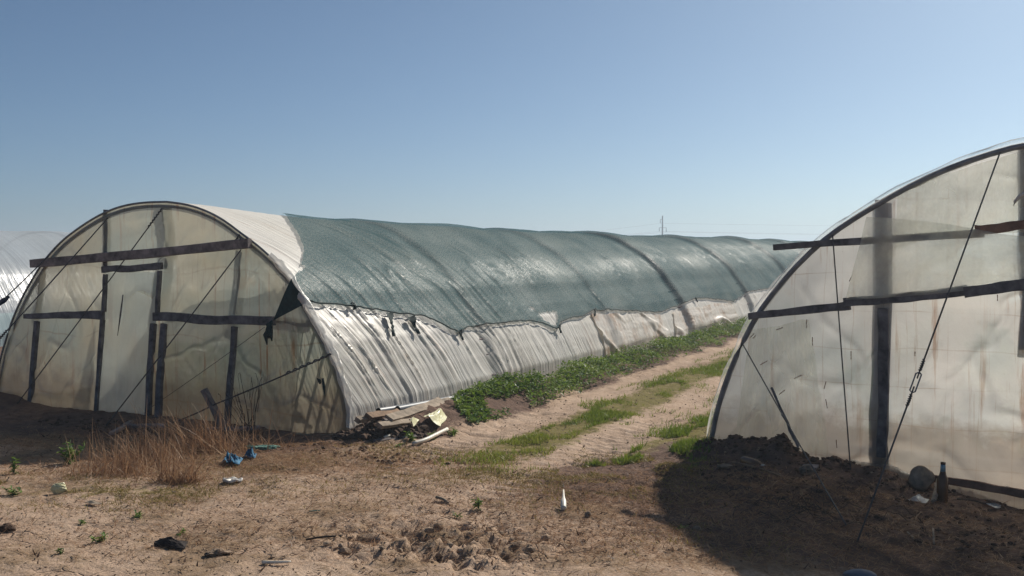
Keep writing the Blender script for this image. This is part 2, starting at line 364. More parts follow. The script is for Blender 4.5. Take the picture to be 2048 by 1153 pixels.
def blob(x, y, px, py, rx, ry, ang=0.):
    c = flat_hit(px, py); dx = x-c[0]; dy = y-c[1]; ca, sa = math.cos(ang), math.sin(ang)
    u = (dx*ca+dy*sa)/rx; v = (-dx*sa+dy*ca)/ry; return np.exp(-(u*u+v*v))
def gh(x, y):
    x = np.asarray(x, float); y = np.asarray(y, float); q, s = qs(x, y)
    near = 1-sst(20, 60, np.hypot(x, y))
    z = .035*fbm(x*.5, y*.5, 3, 1)*near
    z = z+near*(.018*fbm(x*2.3, y*2.3, 4, 2)+.012*fbm(x*9, y*9, 3, 3))
    trk = sst(-.5, 1, s); qw = q+.25*fbm(s*.4, s*0, 2, 3)*(1-sst(0, 3, s)); tk2 = .25+.75*sst(-4, 1, s)
    z = z-.035*tk2*(np.exp(-((qw-1.05)/.28)**2)+np.exp(-((qw-2.4)/.25)**2))*(1+.35*np.sin(s*38+3*qw)*sst(-.2, .3, fbm(x*1.2, y*1.2, 2, 4)))
    z = z+trk*.07*np.exp(-((q-.35)/.3)**2)*sst(-.1, .05, q)
    z = z+(.10+.05*fbm(x*7, y*7, 3, 6))*sst(.0, .5, s)*(1-sst(3.2, 4.2, s))*np.exp(-((q-.30)/.26)**2)*sst(-.05, .08, q)
    # churned mud and its clods
    m = blob(x, y, 880, 1075, .62, .42)+.6*blob(x, y, 960, 1115, .35, .2)
    rn = np.abs(fbm(x*6, y*6, 4, 4)); z = z+m*(.19*(.22-rn)+.05*fbm(x*14, y*14, 3, 1)-.07*np.exp(-(fbm(x*4.5, y*4.5, 3, 6)/.09)**2))
    z = z-.012*np.exp(-(fbm(x*1.9, y*1.9, 4, 5)/.05)**2)*near-.02*m
    # earth heaped along the foot of the right tunnel
    t = (x-B0[0])*fB[0]+(y-B0[1])*fB[1]; d = (x-B0[0])*nB[0]+(y-B0[1])*nB[1]
    hp = .17*np.exp(-((t-.25)/.35)**2)+.17*np.exp(-((t-.72)/.16)**2)+.06*np.exp(-((t-1.2)/.5)**2)
    z = z+hp*np.exp(-((d-.16)/.26)**2)*(.75+.6*fbm(x*7, y*7, 3, 5))*sst(-.25, .0, d+.1)
    z = z-.21*sst(.8, 3., t)*sst(-3, -.5, d)*(1-sst(2, 6, d))
    dk = sst(-.3, .3, d)*(1-sst(1.4, 2.6, d))*sst(-.5, .2, t)
    z = z+dk*(.07*fbm(x*4, y*4, 4, 6)+.02*fbm(x*15, y*15, 3, 2))
    # earth along the left tunnel's end wall, heaped at its far corner
    ta = (x-AL[0])*fA[0]+(y-AL[1])*fA[1]; da = (x-A0[0])*nA[0]+(y-A0[1])*nA[1]
    z = z+.13*np.exp(-((ta-.1)/.5)**2)*np.exp(-((da-.15)/.5)**2)
    z = z+.05*np.exp(-((da-.5)/.5)**2)*fbm(x*4, y*4, 4, 7)*sst(-.6, 0, ta)*(1-sst(WA, WA+.8, ta))
    z = z-.05*np.exp(-((da-.25)/.22)**2)*np.exp(-((ta-4.2)/.9)**2)
    z = z+.07*blob(x, y, 760, 868, .35, .25)*(1+1.2*fbm(x*8, y*8, 3, 2))
    return z
def G(px, py, up=0.):
    z = 0.
    for _ in range(6):
        p = flat_hit(px, py, z); z = float(gh(p[0], p[1]))
    p = flat_hit(px, py, z); p[2] = z+up; return p
def at(x, y, up=0.): return np.array([x, y, float(gh(x, y))+up])

def zones(x, y):
    q, s = qs(x, y); n = fbm(x*1.7, y*1.7, 4, 0)
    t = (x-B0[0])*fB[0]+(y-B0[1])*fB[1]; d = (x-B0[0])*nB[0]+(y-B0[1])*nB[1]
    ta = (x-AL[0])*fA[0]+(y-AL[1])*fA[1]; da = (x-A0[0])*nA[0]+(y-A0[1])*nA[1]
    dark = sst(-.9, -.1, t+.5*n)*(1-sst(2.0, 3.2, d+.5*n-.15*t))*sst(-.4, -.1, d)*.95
    dark = np.maximum(dark, (1-sst(.9, 1.5, da+.4*n))*sst(-.1, .0, da+.05)*(1-sst(WA+.1, WA+.8, ta))*.9)
    dark = np.maximum(dark, .85*sst(-.6, .4, s)*(1-sst(.65, 1.05, q+.25*n))*sst(-.3, 0, q))
    dark = np.maximum(dark, .75*blob(x, y, 880, 1075, .7, .4)*np.exp(-(fbm(x*4.5, y*4.5, 3, 6)/.12)**2)); dark = np.maximum(dark, .8*blob(x, y, 760, 868, .45, .25))  # shade in the mud crevices painted dark; dark clod patch by the pile
    dark = np.maximum(dark, sst(-.5, -.1, -q)*sst(0, .5, s)*.7)
    straw = .95*np.exp(-((da-1.4)/.7)**2)*(1-sst(WA+.3, WA+1.6, ta))
    straw = np.maximum(straw, .62*blob(x, y, 1250, 985, .8, .8)); straw = np.maximum(straw, .75*blob(x, y, 1480, 1110, .9, .35)); straw = np.maximum(straw, .5*blob(x, y, 820, 915, .8, .4))
    straw = np.maximum(straw, .44+.45*n)*1.
    straw = straw*(1-.8*np.exp(-((q-1.0+.2*n)/.38)**2)*sst(-4., .5, s))*(1-.8*np.exp(-((q-2.35+.2*n)/.3)**2)*sst(-4.5, .0, s))
    gr = .75*sst(-1.0, .3, s+.4*n)*np.exp(-((q-1.75-.1*n)/.36)**4)
    gr = np.maximum(gr, .7*sst(-.6, .6, s)*np.exp(-((q-2.95)/.33)**4))
    gr = np.maximum(gr, .6*blob(x, y, 1230, 955, .5, .55)); gr = np.maximum(gr, .5*blob(x, y, 260, 985, .9, .3)); gr = np.maximum(gr, .45*blob(x, y, 980, 940, .6, .4))
    return dark, straw, gr

# ------------------------------------------------------------------ the ground, one sheet to the horizon
def build_ground():
    xs = np.r_[-np.geomspace(1500, 9.5, 34)[:-1], np.arange(-9.5, -6.5, .09), np.arange(-6.5, 5.0, .03), np.arange(5.0, 12, .1), np.geomspace(12, 1500, 34)]
    ys = np.r_[-np.geomspace(400, 1, 16), np.arange(-.5, 4.6, .2), np.arange(4.6, 11.5, .026), 11.5*1.014**np.arange(1, 110), np.geomspace(60, 3000, 22)]
    X, Y = np.meshgrid(xs, ys, indexing='ij'); Z = gh(X, Y); dk, st, gr = zones(X, Y)
    V = np.stack([X, Y, Z], -1).reshape(-1, 3); c = np.stack([dk, st, gr], -1).reshape(-1, 3)
    solo('ground', V, grid_faces(len(xs), len(ys)), M['ground'], None, None, kind='structure', col=np.clip(c, 0, 1))
build_ground()

# ------------------------------------------------------------------ tunnel shells
def resample(P, n):
    P = np.asarray(P, float); d = np.r_[0, np.cumsum(np.linalg.norm(np.diff(P, axis=0), axis=1))]
    t = np.linspace(0, d[-1], n); return np.stack([np.interp(t, d, P[:, k]) for k in range(P.shape[1])], 1), t
def smooth(P, it=2):
    for _ in range(it):
        Q = [P[0]]
        for a, b in zip(P[:-1], P[1:]): Q += [.75*a+.25*b, .25*a+.75*b]
        P = np.array(Q+[P[-1]])
    return P
def uz(p, o, f): return np.array([np.dot(p-o, f), p[2]])
leftpx = [(-12, 803), (-6, 760), (2, 715), (14, 675), (25, 641), (40, 605), (56, 574), (78, 537), (97, 510), (125, 480), (155, 457), (185, 437), (215, 421), (250, 409), (290, 403), (335, 402)]
rightpx = [(335, 402), (375, 407), (415, 420), (450, 439), (480, 462), (505, 480), (530, 500), (556, 526), (582, 556), (600, 584)]
facet = [(614, 612), (636, 650), (657, 688), (673, 725), (687, 765), (702, 816), (700, 866)]
pL = smooth(np.array([uz(PA(*p, 0), AL, fA) for p in leftpx]), 2)
pR = smooth(np.array([uz(PA(*p, 0), AL, fA) for p in rightpx]), 2)
pF = np.array([uz(PA(*p, 0), AL, fA) for p in facet])
profA = np.concatenate([[[pL[0, 0]-.02, -.25]], pL, pR[1:], pF, [[pF[-1, 0]+.01, -.25]]])
NV = 260
PRA, arcA = resample(profA, NV)
LA = 62.
ridge = [(335, 402), (400, 408), (450, 415), (505, 423), (560, 430), (620, 436), (700, 442), (800, 449), (894, 452), (939, 457), (994, 461), (1036, 464.4), (1078, 464.4), (1150, 465), (1189, 469), (1230, 473), (1272, 473.6), (1312, 472.7), (1353, 475), (1394, 478), (1427, 476), (1455, 476), (1489, 480), (1539, 480.5), (1580, 484), (1622, 485)]
apex = PA(335, 402, 0); RS = []; RZ = []
for (px, py) in ridge:
    d = ray(px, py); s = (apex[0]*d[1]-apex[1]*d[0])/(ax[1]*d[0]-ax[0]*d[1]); D = (apex[1]+ax[1]*s)/d[1]
    RS.append(s); RZ.append((H+d[2]*D)/apex[2])
RS = np.array(RS); RZ = np.array(RZ); RZ /= RZ[0]
BANDS = [12.2, 18.0, 24.6, 31.0, 37.5, 44.]
def skew(s, v):
    # creases lean forward as they fall towards the foot, most strongly near the open end
    return s-(.10+.55*np.exp(-np.maximum(s, 0)/5.))*(v-arcA[-1]*.6)*sst(.45, .7, v/arcA[-1])+.34*fbm(v*.5, s*.6, 3, 5)
SEAM = []
def wrinkle(s, v, amp=1.):
    sk = skew(s, v); side = sst(.45, .75, v/arcA[-1])
    n1 = fbm(sk*2.1, v*.28, 3, 0); n2 = fbm(sk*5.5, v*.45+3, 3, 2); n3 = fbm(sk*13, v*.8+7, 2, 4); c = fbm(sk*1.2, v*.4, 2, 3)
    region = .35+.85*sst(-.15, .35, fbm(s*.45, v*.6, 3, 6)); r2 = sst(-.2, .3, fbm(s*.8+9, v*.9, 3, 1))
    cr = .034*np.exp(-(n1/.05)**2)*(.3+.7*r2)+.024*np.exp(-(n2/.08)**2)*region*sst(-.1, .25, fbm(s*.9+2, v*1.1+5, 3, 0))+.012*np.exp(-(n3/.18)**2)*(.4+r2)
    pin = 1; ridge_ = 0
    for vs in SEAM:
        e = np.exp(-((v-vs)/.028)**2); pin = pin*(1-.45*e); ridge_ = ridge_+.003*e
    cr = cr*pin
    return ridge_+amp*(cr*.55*(.25+side)+.012*c*(1-.4*side)+.008*(n1+.5*n2)*side)
BAY = np.array([-.4, 3.4, 7.8, 12.2, 18.0, 24.6, 31.0, 37.5, 44., 51., 58., 66.]); BAMP = np.array([.0, .3, .3, .75, .7, .7, .7, .7, .7, .7, .7, .7])
def bays(s):
    s = np.asarray(s, float); i = np.clip(np.searchsorted(BAY, s)-1, 0, len(BAY)-2); f = (s-BAY[i])/(BAY[i+1]-BAY[i])
    lo = .055*BAMP[i]-(.055*BAMP[i]+.065*BAMP[i+1])*f; d = BAY[i+1]-s; up = sst(.22, 0, d)
    return lo*(1-up)+.055*BAMP[i+1]*up*1.0
def SA(s, v, off=0., wr=1.):
    # s along the tunnel (m), v arc position (m)
    s = np.asarray(s, float); v = np.asarray(v, float)
    u = np.interp(v, arcA, PRA[:, 0]); z = np.interp(v, arcA, PRA[:, 1])
    e = .02; du = np.interp(v+e, arcA, PRA[:, 0])-np.interp(v-e, arcA, PRA[:, 0]); dz = np.interp(v+e, arcA, PRA[:, 1])-np.interp(v-e, arcA, PRA[:, 1])
    L = np.hypot(du, dz)+1e-9; nu, nz = -dz/L, du/L
    nu, nz = nu, nz
    hz = np.interp(s, RS, RZ); zz = np.where(z > 0, z*(1+(hz-1)*sst(0, 1.6, z)), z)
    dsp = wr*wrinkle(s, v)*sst(0, .25, s)
    side = sst(.5, .62, v/arcA[-1])*sst(.0, .5, z)
    dsp = dsp+sst(.40, .60, v/arcA[-1])*bays(s+.05*(v-arcA[-1]*.75))*1.15
    dsp = dsp*sst(0.05, .35, z)+off
    U = u+nu*dsp; Z = zz+nz*dsp
    return AL+np.multiply.outer(U, fA)+np.multiply.outer(s, ax)+np.multiply.outer(Z, np.array([0, 0, 1.]))
def s_steps(L, d0=.018, g=1.0034):
    s = [0.]; d = d0
    while s[-1] < L: s.append(s[-1]+d); d *= g
    s[-1] = L; return np.array(s)

LA_LABEL = 'near arched plastic greenhouse with timber framed end wall and dark shade net over its roof'
TA = thing('greenhouse_tunnel', LA_LABEL, 'greenhouse', (A0+AL)/2, 'plastic greenhouse tunnels')
ss = s_steps(LA); S_, V_ = np.meshgrid(ss, arcA, indexing='ij')
for px in ((636, 650), (657, 688), (673, 725), (687, 765), (702, 816)):
    t_ = uz(PA(*px, 0), AL, fA); SEAM.append(float(arcA[np.argmin(np.hypot(PRA[:, 0]-t_[0], PRA[:, 1]-t_[1]))]))
P = SA(S_, V_); part('roof_sheet', P.reshape(-1, 3), grid_faces(len(ss), NV), M['filmA'], TA, uv=np.stack([skew(S_, V_), V_], -1).reshape(-1, 2))

def end_sheet(PR, o, f, n, mat, parent, bulge=.03, half=None, seed=0, sag=.0):
    # the end wall: a sheet filling the arch profile, slightly slack
    us = np.linspace(PR[:, 0].min()+.002, PR[:, 0].max()-.002, 300); nz_ = 160
    up = PR[PR[:, 1] > -.2]; order = np.argsort(up[:, 0]); top = np.interp(us, up[order, 0], up[order, 1])
    Tt = np.linspace(0, 1, nz_); U = np.repeat(us[:, None], nz_, 1); Z = -.25+(top[:, None]+.25)*Tt[None]
    edge = np.minimum(sst(0, .35, top[:, None]-Z), 1)
    D = bulge*(fbm(U*1.1+seed, Z*.9, 3, seed)*.8+.35*fbm(U*4+seed, Z*1.5, 3, seed+1)+.12*fbm(U*10, Z*3, 2, seed+2))*edge
    # slack folds gathered towards the ground
    D = D+.03*np.exp(-(fbm(U*1.3+Z*.8+seed*2, Z*1.1-U*.4, 3, seed+4)/.07)**2)*edge*.8
    D = D+.02*np.exp(-(fbm(U*2.4-Z*1.3+seed*5, Z*.8, 3, seed+5)/.07)**2)*edge*.7
    D = D+.012*np.abs(fbm(U*7, Z*1.2+5, 2, seed+3))*(1-sst(0, .8, Z))*edge
    V = o+U[..., None]*f+D[..., None]*n+Z[..., None]*np.array([0, 0, 1.])
    return part('end_sheet', V.reshape(-1, 3), grid_faces(len(us), nz_), mat, parent, uv=np.stack([U, Z], -1).reshape(-1, 2))
end_sheet(PRA, AL, fA, nA, M['faceA'], TA, .03, seed=1)
hoop = np.array([AL+u*fA+np.array([0, 0, z])+nA*.01 for u, z in PRA[::2]])
part('front_hoop', *tube(hoop-np.array([0, 0, .012]), .012, 8), M['steel'], TA)
# gathered film hem on the near corner of the arch
def hem(PR, o, f, n, i0, i1, r, mat, parent, seed=0):
    pts = np.array([o+u*f+np.array([0, 0, z]) for u, z in PR[i0:i1]]); V = []; m = 9
    for i, p in enumerate(pts):
        for k in range(m):
            a = math.pi*(-.1+1.2*k/(m-1)); rr = r*(1+.5*(2*vn(i*.45, k*.8+seed, 2)-1))
            t = pts[min(i+1, len(pts)-1)]-pts[max(i-1, 0)]; t /= np.linalg.norm(t); nn = np.cross(t, n); nn = nn if nn[2] > -2 else -nn
            V.append(p+n*math.sin(a)*rr*.8+nn*math.cos(a)*rr)
    uv = [(i*.03, k*.02) for i in range(len(pts)) for k in range(m)]
    part('gathered_hem', np.array(V), grid_faces(len(pts), m), mat, parent, uv=uv)
hem(PRA, AL, fA, nA, 185, NV-10, .042, M['filmA'], TA)

def PAi(px, py, d=-.06): return PA(px, py, d)
def brd(name, a, b, wpx, mat, par=None, off=.035, th=.05, P_=PA, n=nA, w2=None, seed=0):
    p0, p1 = P_(*a, off), P_(*b, off); sc = np.linalg.norm(p0-np.array([0, 0, H]))/FPX
    v, f = plank(p0, p1, wpx*sc, th, n, None if w2 is None else w2*sc, seed=seed); return part(name, v, f, mat, par or TA, smooth=False)
brd('cross_beam', (64, 527), (500, 488), 15, M['wood'], seed=1, off=.06, th=.06)
brd('rail', (50, 632), (207, 631), 9, M['wooddark'], w2=15, seed=2)
brd('rail', (308, 636), (549, 641), 16, M['wooddark'], seed=3)
brd('rail', (549, 641), (628, 648), 13, M['wooddark'], off=-.05, seed=4)
brd('end_post', (74, 643), (60, 826), 9, M['wooddark'], seed=5)
brd('end_post', (470, 654), (454, 862), 11, M['wooddark'], seed=6)
brd('end_post', (328, 648), (314, 858), 13, M['wooddark'], seed=7)
df = brd('door_frame', (206, 541), (323, 533), 12, M['wooddark'], off=.045, seed=8)
brd('jamb', (211, 549), (208, 624), 6, M['wooddark'], df, seed=9)
brd('jamb', (205, 640), (192, 840), 7, M['wooddark'], df, seed=10)
brd('jamb', (319, 542), (315, 625), 6, M['wooddark'], df, seed=11)
brd('jamb', (308, 648), (294, 862), 11, M['wooddark'], df, seed=12)
for a, b, wd, d in [((216, 420), (213, 540), 12, -.03), ((335, 408), (343, 520), 20, -.1), ((342, 515), (325, 640), 16, -.12), ((492, 495), (473, 655), 16, -.08), ((88, 545), (74, 640), 9, -.06)]:
    brd('inner_post', a, b, wd, M['wooddark'], off=d, seed=13)
# the loose door sheet with a long slit
def door_sheet():
    V = []; UV = []; nu, nv = 34, 60
    for i in range(nu):
        for j in range(nv):
            f = i/(nu-1); g = j/(nv-1); l = 214+(200-214)*g; r = 318+(300-318)*g
            p = PA(l+(r-l)*f, 545+(838-545)*g+10*f*g, .012)
            d = .035*abs(float(fbm(f*4+g*1.5, g*1.2, 2, 3)))*(.3+g)+.05*math.exp(-((f-.35-.1*g)/.09)**2)*sst(.1, .7, g)+.04*math.exp(-((f-.62)/.12)**2)*g
            V.append(p+nA*float(d)); UV.append((f*1, (1-g)*1.6))
    part('door_sheet', np.array(V), grid_faces(nu, nv), M['door'], TA, uv=UV)
    slit = np.array([PA(246, 590, .07), PA(241, 630, .075), PA(235, 672, .08)])
    part('slit', *tube(slit, [.006, .010, .003], 5), M['wooddark'], TA)
door_sheet()
def skirt(pxs, P_, n, r, mat, parent, seed=0, name='sheet_skirt'):
    pts = smooth(np.array([P_(*p, .05) for p in pxs]), 2); m = 12; V = []; UV = []
    pts, _ = resample(pts, 60)
    for i, p in enumerate(pts):
        for k in range(m):
            a = -math.pi*.6+math.pi*1.4*k/(m-1); rr = r*(1+.4*(2*vn(i*.16, k*.35+seed, 2)-1)+.10*(2*vn(i*.6, k*.7+seed, 3)-1))*(.55+.45*math.sin(math.pi*i/59))
            V.append(p+n*math.cos(a)*rr+np.array([0, 0, 1])*math.sin(a)*rr); UV.append((i*.08, k*.05))
    part(name, np.array(V), grid_faces(60, m), mat, parent, uv=UV)
skirt([(150, 838), (185, 850), (215, 858), (255, 855), (300, 852)], PA, nA, .075, M['filmA'], TA, 3)
skirt([(300, 862), (400, 866), (520, 872), (640, 874), (700, 868)], PA, nA, .035, M['faceA'], TA, 5)
# ribs inside the tunnel and purlins, seen dimly through the sheet
for b in [0.]+[x for x in BANDS[:4]]+[6.]:
    part('rib', *tube(SA(np.full(40, b+.02), np.linspace(.3, arcA[-1]-.3, 40), -.05, 0), .022, 6), M['steel'], TA)
for z, px in ((0, (657, 688)), (1, (687, 765)), (2, (636, 650)), (3, (702, 816)), (4, (672, 725))):
    v0 = arcA[np.argmin(np.abs(PRA[:, 0]-uz(PA(*px, 0), AL, fA)[0])+np.abs(PRA[:, 1]-uz(PA(*px, 0), AL, fA)[1]))]
    part('purlin', *tube(SA(np.linspace(.05, 40, 160), np.full(160, v0), -.026, 0), .02, 5), M['wood'], TA)

# ------------------------------------------------------------------ shade net on the near tunnel
def locate(px, py, v0=None):
    s = np.linspace(-.1, 55, 900); v = np.linspace(arcA[-1]*.38, arcA[-1], 260); Sg, Vg = np.meshgrid(s, v, indexing='ij')
    pr = project(_SG if '_SG' in globals() else SA(Sg, Vg, .02, 0)); d = np.hypot(pr[..., 0]-px, pr[..., 1]-py)
    i = np.unravel_index(np.argmin(d), d.shape); return Sg[i], Vg[i]
_Sg, _Vg = np.meshgrid(np.linspace(-.1, 55, 900), np.linspace(arcA[-1]*.38, arcA[-1], 260), indexing='ij')
_SG = SA(_Sg, _Vg, .02, 0)
hempx = [(611, 606), (650, 609), (700, 615), (760, 622), (800, 628), (840, 634), (865, 642), (890, 655), (914, 666), (930, 657), (960, 650), (1010, 645), (1060, 642), (1085, 647), (1112, 658), (1120, 645), (1140, 636), (1165, 632), (1185, 621), (1215, 620), (1260, 622), (1320, 625), (1340, 617), (1370, 606), (1388, 597), (1420, 598), (1465, 603), (1480, 595), (1495, 583), (1535, 577)]
hp = sorted(locate(*p) for p in hempx); HS = np.array([h[0] for h in hp]); HV = np.array([h[1] for h in hp]); HS[0] = 0
def vhem(s): return np.interp(s, HS, HV)+.018*fbm(s*9, s*0, 3, 1)+.012*np.maximum(0, fbm(s*31, s*0+4, 2, 3))
edgepx = [(545, 428), (562, 434), (580, 447), (591, 466), (599, 488), (597, 500), (600, 517), (595, 530), (582, 556)]
ep = [locate(*p) for p in edgepx]
VL = arcA[-1]*.16; v0h = float(HV[0])
et = [0., .42]+[(e[1]-VL)/(v0h-VL) for e in ep]+[1.]; es = [ep[0][0]*.6, ep[0][0]*.85]+[e[0] for e in ep[:-1]]+[0.0, 0.0]
o_ = np.argsort(et); et = np.array(et)[o_]; es = np.array(es)[o_]
def build_net():
    nt_, w_ = 190, s_steps(LA-.5, .02, 1.0034); w_ = w_/w_[-1]; t = np.linspace(0, 1, nt_)
    e = np.interp(t, et, es); e = e+.015*fbm(t*60, t*0, 2, 2)*(e > .05)
    S = e[None]+(LA-.3-e[None])*w_[:, None]; Vv = VL+(vhem(S)-VL)*t[None]
    lift = .03+.02*fbm(S*.8, Vv*.8, 2, 4)
    P = SA(S, Vv, 0., .6)+0; Pn = SA(S, Vv, 1., .6)-P; P = P+Pn*lift[..., None]
    F = grid_faces(len(w_), nt_); c = P.reshape(-1, 3)[F].mean(1); pr = project(c)
    def inside(poly):
        x, y = pr[:, 0], pr[:, 1]; ins = np.zeros(len(x), bool); n = len(poly)
        for i in range(n):
            x1, y1 = poly[i]; x2, y2 = poly[(i+1) % n]
            ins ^= ((y1 > y) != (y2 > y)) & (x < (x2-x1)*(y-y1)/(y2-y1+1e-9)+x1)
        return ins
    hole = inside([(1077, 628), (1092, 624), (1113, 623), (1117, 634), (1112, 653), (1090, 642)]) | inside([(600, 534), (604, 529), (610, 531), (610, 538), (603, 542), (598, 542)]) | inside([(775, 643), (785, 634), (808, 634), (812, 640), (790, 640)]) | inside([(1060, 612), (1066, 614), (1070, 622), (1062, 620)])
    c_s = (S.reshape(-1)[F]).mean(1); F = F[~(hole & (c_s < 30))]
    t_ = thing('shade_net', 'dark green shade net draped over the near greenhouse roof with ragged lower edge', 'shade net', SA(3., arcA[-1]*.5))
    part('net_sheet', P.reshape(-1, 3), F, M['net'], t_, uv=np.stack([S, Vv], -1).reshape(-1, 2))
    hs = np.linspace(0.02, 50, 700); hemP = SA(hs, vhem(hs), .045, .8); hv, hf = tube(hemP, .009, 5); part('hem_cord', hv, hf, M['netsolid'], t_)
    # the corner pulled over the end wall and tied
    a, b, c3 = PA(583, 557, .03), PA(546, 642, .07), PA(612, 606, .04); V = []; n = 14; idx = {}
    for i in range(n+1):
        for j in range(n+1-i):
            f, g = i/n, j/n; p = a+(b-a)*f+(c3-a)*g+nA*.02*math.sin(3*f+6*g)*(1-f); idx[i, j] = len(V); V.append(p)
    Fc = [(idx[i, j], idx[i+1, j], idx[i, j+1]) for i in range(n) for j in range(n-i)]+[(idx[i+1, j], idx[i+1, j+1], idx[i, j+1]) for i in range(n) for j in range(n-i-1)]
    part('corner_flap', np.array(V), Fc, M['netsolid'], t_)
    for k, (x, L_) in enumerate(((531, 690), (536, 668), (541, 683), (535, 678))):
        part('tied_end', *tube([PA(545, 642, .08), PA((x+541)/2, 650, .10), PA(x, (650+L_)/2, .10), PA(x+3, L_, .09)], [.008, .022, .026, .006], 6), M['netsolid'], t_)
    for (x0, y0, x1, y1, wd) in ((773, 630, 784, 674, .055), (815, 636, 834, 670, .06), (914, 662, 921, 682, .04), (1112, 655, 1118, 668, .04), (1186, 620, 1189, 634, .035), (1388, 597, 1392, 606, .03), (700, 612, 706, 624, .03)):
        if wd == 0: continue
        s0, v0 = locate(x0, y0); s1, v1 = locate(x1, y1); V = []; UV = []
        for i in range(12):
            f = i/11
            for j in range(5):
                g = j/4-.5; ww = wd*(1-.75*f)*(1+.5*math.sin(9*f)); p = SA(s0+(s1-s0)*f+g*ww*2, v0+(v1-v0)*f, .05+.015*math.sin(j*2+f*5))
                V.append(p); UV.append((f*.3, g*.2))
        part('tatter', np.array(V), grid_faces(12, 5), M['netsolid'], t_, uv=UV)
build_net()
# loose patches of newer sheet over the side, each with its own folds
for k, (a, b, c_, d) in enumerate([((1183, 630), (1322, 630), (1338, 684), (1212, 716)), ((1345, 622), (1462, 605), (1478, 648), (1352, 676)), ((925, 672), (1108, 652), (1135, 735), (962, 786))]):
    q4 = [locate(*p) for p in (a, b, c_, d)]; n1_, n2_ = 70, 50; f, g = np.meshgrid(np.linspace(0, 1, n1_), np.linspace(0, 1, n2_), indexing='ij')
    bl = lambda i: (q4[0][i]*(1-f)+q4[1][i]*f)*(1-g)+(q4[3][i]*(1-f)+q4[2][i]*f)*g
    s_, v_ = bl(0)+.04*fbm(g*5+k, g*0, 2, k), bl(1)+.04*fbm(f*5+k, f*0, 2, k+1)
    if k == 2: continue
    P_ = SA(s_, v_, 0., .5); Pn_ = SA(s_, v_, 1., .5)-P_; lf = .018+.035*np.exp(-(fbm(f*2.2-g*.8+k*3, g*.6, 3, k)/.09)**2)+.02*np.abs(fbm(f*3+k, g*3, 3, 5))
    part('patch_sheet', (P_+Pn_*lf[..., None]).reshape(-1, 3), grid_faces(n1_, n2_), M['patch'], TA, uv=np.stack([s_*1., v_], -1).reshape(-1, 2))
# ridge of cord seen on the net
# ------------------------------------------------------------------ right tunnel
bpx = [(1418, 893), (1424, 850), (1438, 795), (1456, 742), (1478, 692), (1502, 644), (1532, 598), (1570, 551), (1612, 507), (1662, 463), (1720, 425), (1782, 388), (1850, 352), (1920, 323), (2000, 297), (2052, 285)]
pb = np.array([uz(PB(*p, 0), B0, fB) for p in bpx]); uc = 3.05; zc = pb[-1, 1]+.045
half = np.concatenate([pb, [[uc-.2, zc-.006], [uc, zc]]]); half = smooth(half, 2); mir = half[::-1][1:].copy(); mir[:, 0] = 2*uc-mir[:, 0]
profB = np.concatenate([[[half[0, 0]-.01, -.4]], half, mir, [[mir[-1, 0]+.01, -.4]]]); PRB, arcB = resample(profB, 120)
TB = thing('greenhouse_tunnel', 'large milky plastic greenhouse end wall at right with tilted timber rails and guy wires', 'greenhouse', B0+fB*3, 'plastic greenhouse tunnels')
LB = 30.; ss = s_steps(LB, .12, 1.01); S_, V_ = np.meshgrid(ss, arcB, indexing='ij')
def SB(s, v, off=0.):
    u = np.interp(v, arcB, PRB[:, 0]); z = np.interp(v, arcB, PRB[:, 1]); w_ = off+.02*fbm(s*3, v*.5, 3, 1)*sst(0, .5, s)
    k = 1+w_/2.6; return B0+np.multiply.outer((u-uc)*k+uc, fB)+np.multiply.outer(s, ax)+np.multiply.outer(z*k, np.array([0, 0, 1.]))
part('roof_sheet', SB(S_, V_).reshape(-1, 3), grid_faces(len(ss), 120), M['filmB'], TB, uv=np.stack([S_, V_], -1).reshape(-1, 2))
end_sheet(PRB, B0, fB, nB, M['faceB'], TB, .035, seed=2)
hoopB = np.array([B0+u*fB+np.array([0, 0, z])+nB*.012 for u, z in PRB[::2]]); kk = (hoopB-(B0+uc*fB)); hoopB = hoopB-kk/np.linalg.norm(kk, axis=1)[:, None]*.02
part('front_hoop', *tube(hoopB, .024, 8), M['steel'], TB)
hem(PRB, B0, fB, nB, 3, 100, .038, M['filmB'], TB, 5)
def bb(name, a, b, wpx, mat, off=.04, th=.05, w2=None, seed=0, par=None): return brd(name, a, b, wpx, mat, par or TB, off, th, PB, nB, w2, seed)
bb('rail', (1548, 496), (1968, 466), 12, M['wooddark'], .05, .05, 14, 21)
bb('rail', (1950, 460), (2120, 446), 16, M['woodred'], .075, .03, 18, 22)
bb('rail', (1498, 633), (1700, 611), 13, M['wooddark'], .045, .045, 16, 23)
bb('rail', (1688, 607), (1935, 580), 17, M['wooddark'], .075, .03, 19, 24)
bb('rail', (1928, 583), (2120, 556), 20, M['wooddark'], .11, .03, 22, 25)
bb('end_post', (1768, 617), (1766, 915), 19, M['wooddark'], .035, .05, 18, 26)
bb('inner_post', (1766, 400), (1766, 950), 34, M['wooddark'], -.07, .06, 36, 27)
bb('inner_post', (2062, 290), (2062, 700), 34, M['wooddark'], -.07, .06, 36, 28)
def over_sheet(poly, off, mat, n=30, seed=0, name='loose_sheet'):
    # poly: top edge points, bottom edge points
    tp, bt = poly; tp, _ = resample(np.array([PB(*p, off) for p in tp]), n*2); bt, _ = resample(np.array([PB(*p, off) for p in bt]), n*2); V = []; UV = []
    for i in range(n*2):
        for j in range(n):
            g = j/(n-1); p = tp[i]+(bt[i]-tp[i])*g+nB*.03*float(fbm(i*.12+seed, g*3, 3, seed)); V.append(p); UV.append((i*.05, g*1.))
    part(name, np.array(V), grid_faces(n*2, n), mat, TB, uv=UV)
